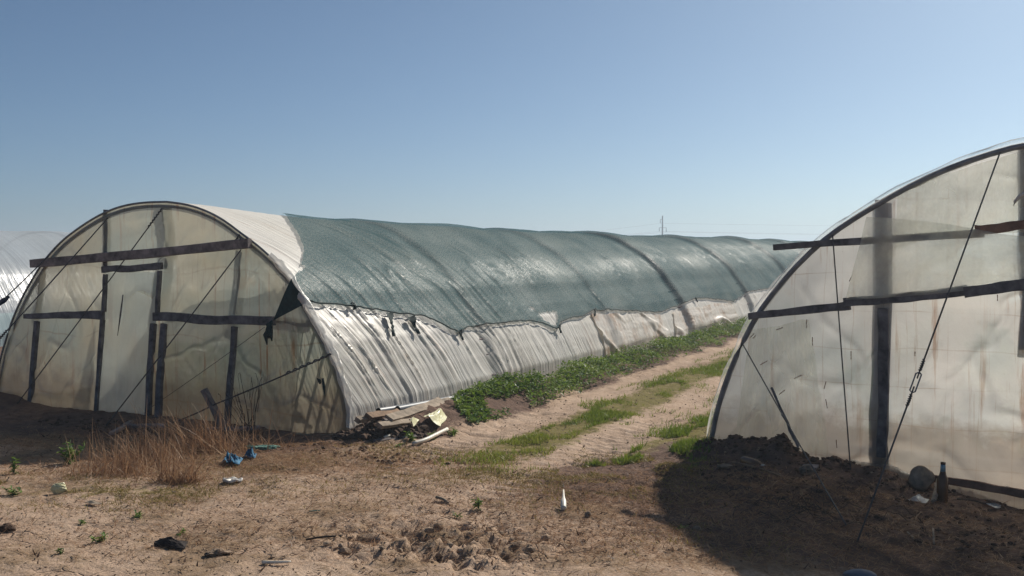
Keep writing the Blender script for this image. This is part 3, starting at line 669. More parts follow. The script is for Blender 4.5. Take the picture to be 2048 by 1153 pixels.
over_sheet(([(1733, 434), (1770, 436), (1850, 443), (1900, 449), (1948, 458), (2000, 468), (2110, 480)], [(1690, 600), (1770, 596), (1850, 590), (1900, 585), (1948, 580), (2000, 573), (2110, 560)]), .105, M['overlay'], seed=3)
over_sheet(([(1500, 660), (1560, 652), (1600, 640), (1618, 640)], [(1470, 880), (1560, 890), (1620, 905), (1660, 912)]), .02, M['overlay'], seed=4, name='patch_sheet')
over_sheet(([(1795, 383), (1850, 362), (1950, 330), (2100, 285)], [(1790, 500), (1850, 480), (1950, 470), (2100, 462)]), .02, M['overlay'], seed=5, name='patch_sheet')
skirt([(1690, 930), (1730, 938), (1790, 950), (1850, 968)], PB, nB, .06, M['faceB'], TB, 2)
skirt([(1870, 976), (1900, 978), (1960, 988), (2040, 1004), (2160, 1028)], PB, nB, .095, M['faceB'], TB, 7)
bb('foot_batten', (1858, 955), (2120, 1004), 13, M['woodred'], .135, .03, 15, 29)
for k, (x, y, a, L_) in enumerate([(1559, 658, 20, 14), (1613, 648, 85, 17), (1504, 672, 45, 13), (1509, 674, 45, 9), (1528, 726, 30, 16), (1596, 754, 25, 16), (1564, 785, 38, 15), (1650, 771, 75, 15), (1653, 808, 100, 18), (1702, 711, 90, 16), (1625, 683, 90, 16), (1702, 556, 65, 16), (1830, 708, 90, 8), (1995, 596, 90, 12), (1673, 888, 95, 16)]):
    dx, dy = math.cos(R(a))*L_/2, -math.sin(R(a))*L_/2
    part('stitch', *tube([PB(x-dx, y-dy, .03), PB(x, y, .05), PB(x+dx, y+dy, .03)], .0035, 4), M['woodred'], TB)
part('torn_strip', *join(tube([PB(2060, 382, .04), PB(2040, 392, .05), PB(2030, 403, .05), PB(2027, 412, .04)], [.02, .016, .012, .004], 5)), M['white'], TB)
part('inner_ground_beam', *plank(B0+fB*.3-nB*.6, B0+fB*5.6-nB*.6, .1, .1, nB), M['wooddark'], TB)

# ------------------------------------------------------------------ far tunnel at left edge
C0 = np.array([-9.7, 19.7, 0.]); TC = thing('greenhouse_tunnel', 'distant pale greenhouse tunnel at the left edge beyond the near one', 'greenhouse', C0, 'plastic greenhouse tunnels')
LC = 55.; sc = s_steps(LC, .14, 1.01)-5; Sg, Vg = np.meshgrid(sc, arcA, indexing='ij')
def SC(s, v, off=0.):
    u = np.interp(v, arcA, PRA[:, 0])-PRA[-1, 0]; z = np.interp(v, arcA, PRA[:, 1])*.97; e = .02*fbm(s*2.2, v*.5, 3, 4)+.012*np.abs(np.sin(s*math.pi/2))+off
    uc_ = -WA/2; k = 1+e/2.4
    return C0+np.multiply.outer((u-uc_)*k+uc_, perp)+np.multiply.outer(s, ax)+np.multiply.outer(z*k, np.array([0, 0, 1.]))
part('roof_sheet', SC(Sg, Vg).reshape(-1, 3), grid_faces(len(sc), NV), M['filmC'], TC, uv=np.stack([Sg, Vg], -1).reshape(-1, 2))
for b in range(-5, 30, 2): part('rib', *tube(SC(np.full(40, b+.02), np.linspace(.3, arcA[-1]-.2, 40), -.02), .018, 6), M['steel'], TC)
for f_ in (.80, .88): part('rail', *tube(SC(np.linspace(-4.9, 45, 40), np.full(40, arcA[-1]*f_), -.03), .014, 5), M['steel'], TC)
Sg2, Vg2 = np.meshgrid(sc, arcA[-30:], indexing='ij'); part('side_sheet', SC(Sg2, Vg2, .03).reshape(-1, 3), grid_faces(len(sc), 30), M['teal'], TC, uv=np.stack([Sg2, Vg2], -1).reshape(-1, 2))

# crops inside the two tunnels, seen as a green tinge through the end sheets
def leaves(n, pos, size, up=.5, aspect=.5, tone=(0, 1), fold=True, droop=0.):
    # pos: (n,3); each leaf a two-triangle folded rhomb
    a = rng.random(n)*2*math.pi; el = rng.normal(up, .45, n); d = np.stack([np.cos(a)*np.cos(el), np.sin(a)*np.cos(el), np.sin(el)], 1)
    sd_ = np.stack([-np.sin(a), np.cos(a), np.zeros(n)], 1)+rng.normal(0, .25, (n, 3)); L_ = (size*(.5+rng.random(n)))[:, None] if np.isscalar(size) else (size*(.6+.7*rng.random(n)))[:, None]
    mid = pos+d*L_*.5; mid2 = mid.copy(); mid2[:, 2] -= 0; tip = pos+d*L_; tip[:, 2] -= L_[:, 0]*.25
    V = np.stack([pos, mid+sd_*L_*aspect*.5, tip, mid-sd_*L_*aspect*.5], 1).reshape(-1, 3)
    i = np.arange(n)*4; F = np.concatenate([np.stack([i, i+1, i+2], 1), np.stack([i, i+2, i+3], 1)]); c = np.repeat(tone[0]+(tone[1]-tone[0])*rng.random(n), 4)
    return V, F, np.stack([c, c, c], 1)
def crop(o, f, wid, name, label, n=5000):
    rows = [wid*k for k in (.2, .4, .62, .82)]; P = []
    for r_ in rows:
        s = rng.random(n//4)*9+1.2; P.append(o+f*r_+rng.normal(0, .13, (n//4, 1))*f+s[:, None]*ax+np.array([0, 0, 1.])*(rng.random((n//4, 1))*.55))
    V, F, c = leaves(len(rows)*(n//4), np.concatenate(P), .16, .3, .6); solo(name, V, F, M['weed'], label, 'crop', kind='stuff', col=c, smooth=False)
crop(AL, fA, WA, 'crop_rows', 'green crop rows growing inside the near greenhouse')
crop(B0, fB, 5.8, 'crop_rows', 'green crop rows growing inside the right greenhouse')

# ------------------------------------------------------------------ guy wires
def wirething(label, pts, r=.006, knots=()):
    pts = np.array(pts); t_ = thing('guy_wire', label, 'guy wire', pts[-1], 'guy wires staying the greenhouse end walls')
    P = []
    for a, b in zip(pts[:-1], pts[1:]):
        for i in range(12): P.append(a+(b-a)*i/12-np.array([0, 0, .008*math.sin(math.pi*i/12)]))
    P.append(pts[-1]); part('strand', *tube(P, r, 5), M['wire'], t_)
    for (f0, f1) in knots:   # twisted ends
        a = pts[0]+(pts[-1]-pts[0])*f0; b = pts[0]+(pts[-1]-pts[0])*f1; aa, bb_ = frame(b-a); Q = []
        for i in range(40):
            th = i*1.1; Q.append(a+(b-a)*i/39+(aa*math.cos(th)+bb_*math.sin(th))*r*1.6)
        part('twist', *tube(Q, r*.8, 4), M['wire'], t_)
    return t_
wirething('guy wire from the near arch left shoulder with a dark strap knot', [PA(112, 497, .02), on_plane(0, 606, A0, nA, .7), on_plane(-60, 655, A0, nA, 1.05)], .007)
part('strap', *tube([on_plane(18, 594, A0, nA, .55), on_plane(8, 601, A0, nA, .62), on_plane(-6, 612, A0, nA, .7)], [.012, .03, .018], 6), M['rope'], bpy.data.objects['guy_wire'])
wirething('guy wire from the dark post top to the left frame edge', [PA(216, 436, .04), on_plane(-10, 688, A0, nA, 1.)], .007, [(.9, 1.)])
wirething('guy wire from beside the ridge across the left rail to the heaped earth', [PA(324, 418, .04), G(34, 812, .02)], .0065, [(0., .09)])
wirething('guy wire from the cross beam right end over the door jamb', [PA(480, 469, .04), PA(482, 500, .09), G(212, 856, .02)], .0065, [(0., .05)])
wirething('long low guy wire from the near arch right edge past the stake', [PA(662, 709, .05), PA(430, 809, .35), G(345, 850, .02)], .008, [(0., .28)])
wirething('thin slack guy wire from the tied net corner towards the door foot', [PA(530, 654, .04), PA(292, 822, .3)], .003)
wirething('steep wire hanging down the right greenhouse end wall left of its post', [PB(1665, 470, .06), G(1701, 940, .0)], .006)
wirething('short guy wire from the left hoop of the right greenhouse down to the soil', [PB(1486, 690, .05), G(1692, 1050, .0)], .0055)
tw = thing('guy_wire', 'guy wire with a steel turnbuckle in front of the right greenhouse', 'guy wire', G(1714, 1085), 'guy wires staying the greenhouse end walls')
wa, wb = PB(1999, 308, .05), G(1714, 1085)
def wp(y):  # point on the wire whose picture height is y
    lo, hi = 0., 1.
    for _ in range(40):
        m_ = (lo+hi)/2
        if project(wa+(wb-wa)*m_)[1] < y: lo = m_
        else: hi = m_
    return wa+(wb-wa)*lo
part('strand', *tube([wa, (wa+wp(742))/2, wp(742)], .0065, 5), M['wire'], tw); part('strand', *tube([wp(788), (wb+wp(788))/2, wb], .0065, 5), M['wire'], tw)
ta_, tb_ = wp(745), wp(786); dr = (tb_-ta_)/np.linalg.norm(tb_-ta_); sx_ = np.cross(dr, nB); sx_ /= np.linalg.norm(sx_)
loop = [ta_, ta_+dr*.015+sx_*.018, tb_-dr*.015+sx_*.018, tb_, tb_-dr*.015-sx_*.018, ta_+dr*.015-sx_*.018, ta_]
tbk = part('turnbuckle', *tube(loop, .0055, 6), M['steel'], tw)
part('screw', *tube([ta_-dr*.05, ta_+dr*.05], .006, 6), M['wire'], tbk); part('screw', *tube([tb_-dr*.05, tb_+dr*.05], .006, 6), M['wire'], tbk)
for y0, y1 in ((720, 742), (790, 812)):
    a, b = wp(y0), wp(y1); aa, bb_ = frame(b-a); part('twist', *tube([a+(b-a)*i/30+(aa*math.cos(i*1.1)+bb_*math.sin(i*1.1))*.009 for i in range(31)], .005, 4), M['wire'], tw)

# ------------------------------------------------------------------ power line
pd = 250.; pxw = lambda px, py, D=pd: np.array([0, 0, H])+ray(px, py)*D/ray(px, py)[1]
ptop = pxw(1325, 432); pb_ = np.array([ptop[0], ptop[1], 0.]); TP = thing('utility_pole', 'slim far utility pole rising behind the netted greenhouse roof', 'utility pole', pb_)
part('mast', *tube([pb_, ptop], [.24, .15], 8), M['concrete'], TP)
for y, x0, x1 in ((439.5, 1320, 1326), (456, 1318, 1333)):
    part('crossarm', *tube([pxw(x0, y), pxw(x1, y)], .06, 6), M['steel'], TP)
for x, y0, y1 in ((1320.5, 440, 447), (1318.5, 456, 463), (1332.5, 456, 464)):
    part('insulator', *tube([pxw(x, y0), pxw(x, y1)], [.07, .1], 6), M['lid'], TP)
for k, (y, x0, yy, lab) in enumerate([(447, 1320.5, 449, 'upper thin power line crossing the pale sky'), (464, 1332.5, 472, 'lower thin power line just above the netted roof'), (463, 1318.5, 468, 'thin power line from the left end of the lower crossarm')]):
    a = pxw(x0, y); V, F = [], []
    pts = []
    for sgn, xe, ye in ((-1, 500, 520), (1, 2600, yy)):
        b = pxw(xe, ye, 300 if sgn > 0 else 330); seg = [a+(b-a)*i/30-np.array([0, 0, 2.2*4*(i/30)*(1-i/30)])*(.35 if sgn > 0 else .6) for i in range(31)]
        pts = (seg[::-1][:-1] if sgn < 0 else [])+pts+(seg if sgn > 0 else [])
    solo('power_line', *tube(pts, .015, 4), M['steel'], lab, 'power line', 'power lines on the far pole')

# ------------------------------------------------------------------ loose timber, pipes and rubbish
def stick(name, label, cat, pxs, r, mat, up=.01, n=6, group=None, taper=None):
    pts = smooth(np.array([G(x, y, up+(u_ if u_ else 0)) for x, y, u_ in pxs]), 1); m = len(pts); rr = np.full(m, r) if taper is None else np.linspace(r, taper, m)
    return solo(name, *tube(pts, rr, n), mat, label, cat, group)
stick('plastic_pipe', 'white curved plastic pipe lying beside the track below the timber pile', 'pipe', [(826, 891, 0), (850, 886, .01), (872, 877, .02), (894, 868, .03)], .019, M['pvc'], .015, 10)
stick('plastic_pipe', 'short pale pipe stub left of the curved white pipe', 'pipe', [(768, 878, 0), (780, 876, .01), (788, 872, .02)], .013, M['pvc'], .012, 8)
def PQ(px, py, q):
    return on_plane(px, py, A0+perp*q, perp)
def gq(lab, a, b, wd, th, mat, q0, q1, seed=1, w2=None):
    solo('plank', *plank(PQ(*a, q0), PQ(*b, q1), wd, th, np.array([.4, -.5, 1.]), w2, rough=.12, seed=seed), mat, lab, 'plank', 'planks in the timber pile', smooth=False)
for lab, a, b, q0, q1 in (('grey drain pipe with open dark end nearest the end wall', (757, 823), (835, 811), .10, .12), ('grey drain pipe reaching furthest along the greenhouse foot', (795, 819), (938, 791), .16, .08)):
    a, b = PQ(*a, q0), PQ(*b, q1); t_ = thing('drain_pipe', lab, 'pipe', a, 'grey pipes along the greenhouse foot'); part('tube', *tube([a, (a+b)/2, b], .034, 14, False), M['blackpvc'], t_)
    part('bore_shade', *tube([a+(b-a)*.01, b-(b-a)*.01], .028, 14), M['bark'], t_)  # dark plug, paints the shade inside the hollow pipe
def gp(name, lab, a, b, wd, th, mat, u0=.02, u1=.02, cat='plank', seed=1, w2=None, group='planks in the timber pile'):
    p0, p1 = G(*a, u0), G(*b, u1); solo(name, *plank(p0, p1, wd, th, np.array([0, -.3, 1.]), w2, rough=.12, seed=seed), mat, lab, cat, group, smooth=False)
gq('widest pale plank on top of the timber pile', (776, 836), (904, 802), .10, .03, M['woodpale'], .42, .24, 2)
gq('rough brown plank against the greenhouse foot at the pile left end', (716, 842), (742, 833), .06, .05, M['woodpale'], .20, .20, 3)
gq('knotty brown board behind the widest plank', (738, 835), (800, 826), .09, .04, M['twig'], .26, .22, 4)
gq('lower grey board in front of the widest plank', (758, 851), (828, 842), .07, .04, M['woodpale'], .46, .46, 5)
gq('thin pale splintered lath crossing over the dark pipes', (815, 826), (878, 797), .04, .02, M['woodpale'], .24, .13, 6)
gq('weathered board end beyond the yellow sheet', (888, 816), (945, 806), .08, .035, M['wood'], .34, .34, 7)
gq('long thin grey lath continuing from the pile into the weeds', (895, 808), (965, 791), .03, .02, M['woodpale'], .26, .22, 8)
gq('dark slab under the widest plank', (770, 846), (850, 832), .10, .05, M['wood'], .34, .34, 12)
gp('plank', 'narrow half buried lath on the clods below the pile', (748, 886), (832, 876), .05, .03, M['wood'], .01, .01, seed=9)
def crumple(c, rx, ry, rz, mat, label, name, cat, seed=0, rot=0., group=None, n=22, rough=.5, sharp=True):
    V = []; F = []
    for i in range(n+1):
        th = math.pi*i/n
        for j in range(n):
            ph = 2*math.pi*j/n; d = np.array([math.sin(th)*math.cos(ph), math.sin(th)*math.sin(ph), math.cos(th)])
            k = 1+rough*float(fbm(d[0]*1.7+seed*3+5, d[1]*1.7+d[2]*2.1+seed, 4, seed)); x, y = d[0]*rx*k, d[1]*ry*k
            V.append(c+np.array([x*math.cos(rot)-y*math.sin(rot), x*math.sin(rot)+y*math.cos(rot), d[2]*rz*k+rz*.55]))
    for i in range(n):
        for j in range(n): F.append((i*n+j, (i+1)*n+j, (i+1)*n+(j+1) % n, i*n+(j+1) % n))
    return solo(name, V, F, mat, label, cat, group, smooth=not sharp)
def sheet(name, label, cat, pxs, mat, h=.05, seed=0, n=16, th=.004, up=.02, sm=True, heights=None, qq=None, fr=2.6):
    # a crumpled sheet spanning four ground corners, really thick
    c = [PQ(x, y, qq[i]) if qq else G(x, y, up+(heights[i] if heights else 0)) for i, (x, y) in enumerate(pxs)]; V = []
    for layer in (0, 1):
        for i in range(n):
            for j in range(n):
                f, g = i/(n-1), j/(n-1); f2 = f+.05*float(fbm(g*3+seed, f*3, 2, 2)); g2 = g+.05*float(fbm(f*3+seed, g*3+5, 2, 3))
                p = (c[0]*(1-f2)+c[1]*f2)*(1-g2)+(c[3]*(1-f2)+c[2]*f2)*g2
                p = p+np.array([0, 0, h*(.5+float(fbm(f*fr+seed, g*fr, 3, seed)))*math.sin(math.pi*min(1, .12+.88*f))*math.sin(math.pi*min(1, .12+.88*g))-th*layer]); V.append(p)
    g0 = grid_faces(n, n); F = [tuple(q) for q in g0]+[tuple(q[::-1]+n*n) for q in g0]
    ed = [i*n for i in range(n)]+[(n-1)*n+j for j in range(1, n)]+[i*n+n-1 for i in range(n-2, -1, -1)]+[j for j in range(n-2, 0, -1)]
    for a, b in zip(ed, ed[1:]+ed[:1]): F.append((a, b, b+n*n, a+n*n))
    return solo(name, V, F, mat, label, cat, smooth=sm)
sheet('plastic_sheet', 'crumpled pale yellow plastic sheet beside the timber pile', 'plastic sheet', [(846, 834), (880, 853), (894, 836), (884, 815)], M['sack'], .10, 1, 22, sm=False, qq=[.60, .72, .56, .36])
sheet('plastic_scrap', 'small cream plastic scrap left of the big yellow sheet', 'plastic scrap', [(820, 842), (828, 853), (838, 840), (830, 836)], M['sack'], .05, 2, 10, sm=False, qq=[.62, .66, .6, .55])
sheet('blue_rag', 'larger crumpled blue rag on the dry grass', 'rag', [(442, 932), (478, 934), (488, 920), (456, 922)], M['blue'], .10, 3, 26, sm=False, fr=6.)
sheet('blue_rag', 'smaller blue rag behind the larger one', 'rag', [(489, 919), (510, 921), (514, 912), (494, 912)], M['blue'], .07, 4, 20, sm=False, fr=5.)
for i in range(1):
    Q = []; c = G(522, 904, .02)
    for k in range(130):
        th = k*.9; Q.append(c+np.array([.10*math.sin(th)*math.cos(k*.13)+.06*math.sin(k*.31), .05*math.cos(th*.8), .03*abs(math.sin(k*.7))]))
    solo('net_scrap', *tube(Q, .005, 4), M['greennet'], 'tangle of faded green netting string behind the blue rags', 'net scrap')
def disc(px, py, rx, ry, label, name, cat, mat, rot=0., th=.02):
    c = G(px, py, .012); pr = [(0, 1.), (th*.6, 1.03), (th, .95), (th*.8, .82)]; V = []; n = 26; F = []
    for h, r in pr+[(th*.75, .01)]:
        for k in range(n):
            a = 2*math.pi*k/n; rr = r*(1+.07*math.sin(3*a+1)); x, y = rx*rr*math.cos(a), ry*rr*math.sin(a)
            V.append(c+np.array([x*math.cos(rot)-y*math.sin(rot), x*math.sin(rot)+y*math.cos(rot), h+.006*math.sin(5*a)]))
    for i in range(4):
        for k in range(n): F.append((i*n+k, i*n+(k+1) % n, (i+1)*n+(k+1) % n, (i+1)*n+k))
    F.append(tuple(range(n))[::-1]); solo(name, V, F, mat, label, cat)
disc(464, 966, .075, .05, 'flat dirty white plate on dry grass below the blue rags', 'paper_plate', 'plate', M['white'])
# bottles
BP = [(0, .028), (.004, .031), (.02, .032), (.135, .032), (.155, .029), (.175, .020), (.20, .0145), (.235, .0125), (.237, .0145), (.25, .0145), (.251, .006)]
def bottle(label, base, axis, mat, sc=1., lab=None, cap=None):
    t_ = thing('bottle', label, 'bottle', base); axis = np.asarray(axis, float); axis /= np.linalg.norm(axis)
    part('glass', *lathe([(h*sc, r*sc) for h, r in BP], base, axis, 22), mat, t_)
    if lab: part('label', *lathe([(h*sc, r*sc) for h, r in lab], base, axis, 22), M['label' if cap else 'paper'], t_)
b0 = G(1884, 1002, -.03); bottle('brown bottle standing upright against the foot batten beside a short stick', b0, np.array([.04, .06, 1.]), M['bottle'], 1.28, [(.195, .0158), (.235, .0136), (.236, .0128)], True)
b0 = G(1488, 930, .035); bottle('brown bottle lying on dark soil by the heaped earth', b0, G(1568, 955, .03)-b0, M['bottle'], 1.32, [(.19, .0168), (.215, .0142), (.216, .0125)])
b0 = G(1127, 1024, .02); t_ = thing('bottle', 'narrow pale bottle lying alone on the sandy track', 'bottle', b0)
part('body', *lathe([(0, .004), (.002, .019), (.01, .021), (.10, .019), (.13, .012), (.16, .008), (.24, .005), (.241, .001)], b0, np.array([.05, 1., .34]), 16), M['pvc'], t_)
stick('stick', 'thin pale stick under the lying bottle', 'stick', [(1464, 932, .02), (1510, 944, .03), (1560, 960, .02), (1605, 974, 0)], .011, M['twig'], taper=.006)
stick('stick', 'short side twig below the lying bottle', 'stick', [(1557, 964, 0), (1548, 972, .01), (1540, 981, 0)], .005, M['twig'])
crumple(G(1450, 935), .06, .035, .018, M['stone'], 'flat pale stone left of the lying bottle', 'stone', 'stone', 1, .1)
crumple(G(1615, 948), .06, .04, .045, M['stone'], 'yellowish wedge stone below the right end wall', 'stone', 'stone', 2)
gp('board', 'grey board half buried at the foot of the right end wall', (1566, 938), (1636, 940), .07, .03, M['wood'], .02, .02, 'board', 3, group=None)
c = PB(1850, 952, .16); c[2] = float(gh(c[0], c[1]))+.06
_lv, _lf = lathe([(0, .01), (.002, .082), (.012, .092), (.06, .094), (.12, .092), (.16, .085), (.161, .01)], c+nB*.12+np.array([.0, 0, .03]), -nB*1.+fB*-.35-np.array([0, 0, .5]), 24)
_lc = _lv.mean(0); _lv = _lc+(_lv-_lc)*(1+.16*fbm(_lv[:, 0:1]*14, _lv[:, 2:3]*14, 3, 2))
lg = solo('log', _lv, _lf, M['stone'], 'round sawn log lying end on at the foot of the right greenhouse', 'log')
a_, b_ = G(1866, 1008, .02), PB(1879, 957, .15); solo('stick', *plank(a_, b_, .04, .02, nB, rough=.1), M['woodpale'], 'short flat stick propped beside the upright brown bottle', 'stick', smooth=False)
sheet('plastic_wrapper', 'crumpled shiny clear wrapper on soil below the log', 'wrapper', [(1812, 1008), (1852, 1012), (1858, 1004), (1830, 1000)], M['white'], .04, 6, 14, sm=False)
sheet('card_scrap', 'pale flat card scrap by the right foot sheet', 'scrap', [(1972, 1012), (1992, 1022), (2008, 1019), (1990, 1012)], M['paper'], .004, 7, 8)
stick('stick', 'thin dark stick along the foot sheet at right', 'stick', [(1915, 1001, 0), (1945, 1006, .01), (1972, 1011, 0)], .006, M['darktwig'])
crumple(G(1884, 1047), .026, .015, .012, M['orange'], 'small orange plastic shard on dark soil', 'plastic_shard', 'shard', 3)
crumple(G(1745, 1013), .02, .018, .015, M['stone'], 'small pinkish pebble on dark soil left of the wrapper', 'stone', 'stone', 5)
stick('stick', 'small pale splinter lying on dark soil at right', 'stick', [(1815, 1068, 0), (1826, 1079, 0)], .006, M['woodpale'])
stick('stick', 'short upright splinter in the dark soil at right', 'stick', [(1866, 1070, .03), (1868, 1092, 0)], .006, M['woodpale'])
stick('stick', 'bent dry stem on dark soil below the wrapper', 'stick', [(1826, 1066, .01), (1832, 1045, .03), (1842, 1038, .04)], .004, M['twig'])
c = G(1718, 1158, .0); crumple(c, .10, .05, .035, M['lid'], 'grey rounded plastic tub cut by the bottom frame edge', 'plastic_tub', 'tub', 8, rough=.08, sharp=False)
# dark lath hanging by the right end wall
stick_pts = [PB(1543, 775, .22), PB(1556, 803, .25), PB(1572, 840, .28), PB(1598, 895, .30)]
solo('lath', *plank(stick_pts[0], stick_pts[3], .02, .012, nB, .012, rough=.3, seed=5), M['wooddark'], 'dark thin lath tied to the short guy wire of the right greenhouse', 'lath', smooth=False)
part_ = solo('lath', *plank(PB(1566, 828, .26), PB(1597, 893, .29), .028, .012, nB, .018, rough=.3, seed=6), M['wooddark'], 'shorter wider lath bound to the thin one on the right guy wire', 'lath', smooth=False)
solo('stake', *plank(G(449, 856, -.02), PA(408, 779, .38), .07, .06, nA, .055, rough=.06, seed=8), M['wood'], 'leaning wooden stake driven in before the near end wall', 'stake', smooth=False)
for k, (a, b, lab) in enumerate([((245, 858), (330, 858), 'grey board lying below the door sill'), ((225, 874), (262, 850), 'thin slanting lath at the door foot'), ((415, 864), (520, 862), 'half buried board behind the stake')]):
    gp('board', lab, a, b, .05, .03, M['wood'], .03, .03, 'board', 10+k, group=None)
solo('dangling_rag', *join(tube([PA(636, 714, .06), PA(637, 740, .06), PA(642, 762, .06)], .002, 4), tube([PA(634, 757, .06), PA(640, 765, .07), PA(638, 758, .07)], [.004, .02, .008], 6), tube([PA(645, 757, .06), PA(648, 775, .07), PA(650, 793, .06)], [.012, .016, .004], 6)), M['netsolid'], 'dark scrap of net dangling by threads from the low guy wire', 'rag')
# sticks and shards on the sand
stick('stick', 'pale peeled stick lying at the bottom of the sand', 'stick', [(525, 1129, 0), (555, 1132, .01), (582, 1131, .01)], .011, M['pvc'], taper=.006)
stick('stick', 'pinkish stick on the sand left of the clear bottle', 'stick', [(872, 1000, .01), (885, 1003, .01), (898, 1010, 0)], .010, M['woodpale'])
stick('stick', 'short dark twig on the sand above the churned mud', 'stick', [(612, 1083, 0), (640, 1081, .01), (672, 1076, 0)], .006, M['bark'])
stick('stick', 'small twig left of the churned mud', 'stick', [(618, 1026, 0), (640, 1024, .0)], .004, M['greennet'])
crumple(G(118, 985), .055, .03, .045, M['sack'], 'upright beige shard on the left dry grass', 'card_scrap', 'scrap', 3, .4, rough=.3)
sheet('card_scrap', 'flat pale scrap near the small green weed at left', 'scrap', [(170, 1010), (188, 1014), (204, 1013), (186, 1006)], M['woodpale'], .01, 5, 8)
sheet('bark_piece', 'curled black bark piece on the sand', 'bark', [(308, 1094), (368, 1104), (374, 1090), (318, 1083)], M['bark'], .035, 6, 18, th=.012, sm=False)
crumple(G(437, 1110), .07, .045, .022, M['clod'], 'flattened broken clod on the sand at lower left', 'clod', 'clod', 7, rough=.8)
crumple(G(14, 1062), .055, .04, .03, M['darkclod'], 'dark rock at the left frame edge', 'stone', 'stone', 8)
crumple(G(1175, 1034), .022, .018, .022, M['stone'], 'small pale block on the sand right of the clear bottle', 'stone', 'stone', 9)
crumple(G(1395, 1063), .03, .02, .02, M['stone'], 'dull stone at the shadow edge right of the sand', 'stone', 'stone', 4)

# clods: churned mud and along the foot of the tunnels
def clods(name, label, spots, mat, n_each):
    V = []; F = []; base, bf = [], []
    t_ = (1+5**.5)/2; ico = np.array([(-1, t_, 0), (1, t_, 0), (-1, -t_, 0), (1, -t_, 0), (0, -1, t_), (0, 1, t_), (0, -1, -t_), (0, 1, -t_), (t_, 0, -1), (t_, 0, 1), (-t_, 0, -1), (-t_, 0, 1)])/1.9
    fc = [(0, 11, 5), (0, 5, 1), (0, 1, 7), (0, 7, 10), (0, 10, 11), (1, 5, 9), (5, 11, 4), (11, 10, 2), (10, 7, 6), (7, 1, 8), (3, 9, 4), (3, 4, 2), (3, 2, 6), (3, 6, 8), (3, 8, 9), (4, 9, 5), (2, 4, 11), (6, 2, 10), (8, 6, 7), (9, 8, 1)]
    for (cx, cy, rx, ry, ang, r0, r1), n in zip(spots, n_each):
        for _ in range(n):
            a = rng.random()*2*math.pi; k = math.sqrt(rng.random()); u, v = k*math.cos(a)*rx, k*math.sin(a)*ry
            x = cx+u*math.cos(ang)-v*math.sin(ang); y = cy+u*math.sin(ang)+v*math.cos(ang); r = r0+(r1-r0)*rng.random()**3
            w_ = ico*(1+rng.normal(0, .18, (12, 1)))*r*np.array([1.1, 1, .7]); b = len(V); V.extend(w_+np.array([x, y, float(gh(x, y))+r*.25])); F += [(p+b, q+b, s+b) for p, q, s in fc]
    solo(name, V, F, mat, label, 'soil', kind='stuff', smooth=False)
aA = math.atan2(fA[1], fA[0]); aB = math.atan2(fB[1], fB[0]); aX = math.atan2(ax[1], ax[0])
p1, p2, p3 = G(880, 1080), G(765, 872), G(450, 880); mB = B0+fB*1.6+nB*.9; mB2 = B0+fB*.5+nB*.2; mS = G(600, 1050)
clods('earth_clods', 'dark loose earth clods before the right end wall and beside the timber pile', [(mB[0]+.5, mB[1]-.3, 1.9, .9, aB, .003, .022), (mB2[0], mB2[1], .8, .22, aB, .005, .03), (p2[0], p2[1], .5, .22, 0, .012, .06), (p3[0], p3[1], 2.6, .35, aA, .003, .022)], M['darkclod'], [2600, 420, 420, 1500])
clods('sand_crumbs', 'dry crumbs and small clods scattered on the sand and mud', [(p1[0], p1[1], .7, .35, 0, .006, .035), (mS[0], mS[1], 2.6, 1.3, 0, .002, .008), (1.2, 10., 3.2, 2.5, aX, .002, .011)], M['clod'], [130, 3200, 2600])

# ------------------------------------------------------------------ vegetation
def ghv(x, y): return gh(x, y)
def blades(P, h, wd, lean, tone, curve=.3, dirn=None, seg=2, dspread=10.):
    n = len(P); a = rng.random(n)*2*math.pi if dirn is None else rng.normal(dirn, dspread, n); L_ = h*(.45+.8*rng.random(n)); ln = np.clip(rng.normal(lean, .3, n), 0, 1.45)
    d = np.stack([np.cos(a)*np.sin(ln), np.sin(a)*np.sin(ln), np.cos(ln)], 1); ca = rng.random(n)*2*math.pi; sd_ = np.stack([np.cos(ca), np.sin(ca), np.zeros(n)], 1)*(wd*.5*(.6+.8*rng.random(n)))[:, None]
    rows = []
    for k in range(seg+1):
        f = k/seg; c = P+d*(L_*f)[:, None]; c[:, :2] += d[:, :2]*(L_*curve*f*f)[:, None]; c[:, 2] -= L_*curve*f*f*.8*np.sin(ln); c[:, 2] = np.maximum(c[:, 2], P[:, 2]+.003)
        rows += [c-sd_*(1-f*.85), c+sd_*(1-f*.85)]
    V = np.stack(rows, 1).reshape(-1, 3); m = 2*(seg+1); i = np.arange(n)*m; F = np.concatenate([np.stack([i+2*k, i+2*k+1, i+2*k+3, i+2*k+2], 1) for k in range(seg)]); t = np.repeat(tone, m)
    return V, F, np.stack([t, t, t], 1)
def onground(x, y): return np.stack([x, y, ghv(x, y)], 1)
def qs2xy(q, s): return A0[0]+q*perp[0]+s*ax[0], A0[1]+q*perp[1]+s*ax[1]
def strip(n, q0, qw, s0, s1, dens_pow=1.):
    s = s0+(s1-s0)*rng.random(n)**dens_pow; q = q0+qw*np.clip(rng.normal(0, .5, n), -1.2, 1.2); return q, s
def cull(q, s, thr, sc_=1.6, k=3): return fbm(q*sc_*1.3, s*sc_, 4, k) > thr
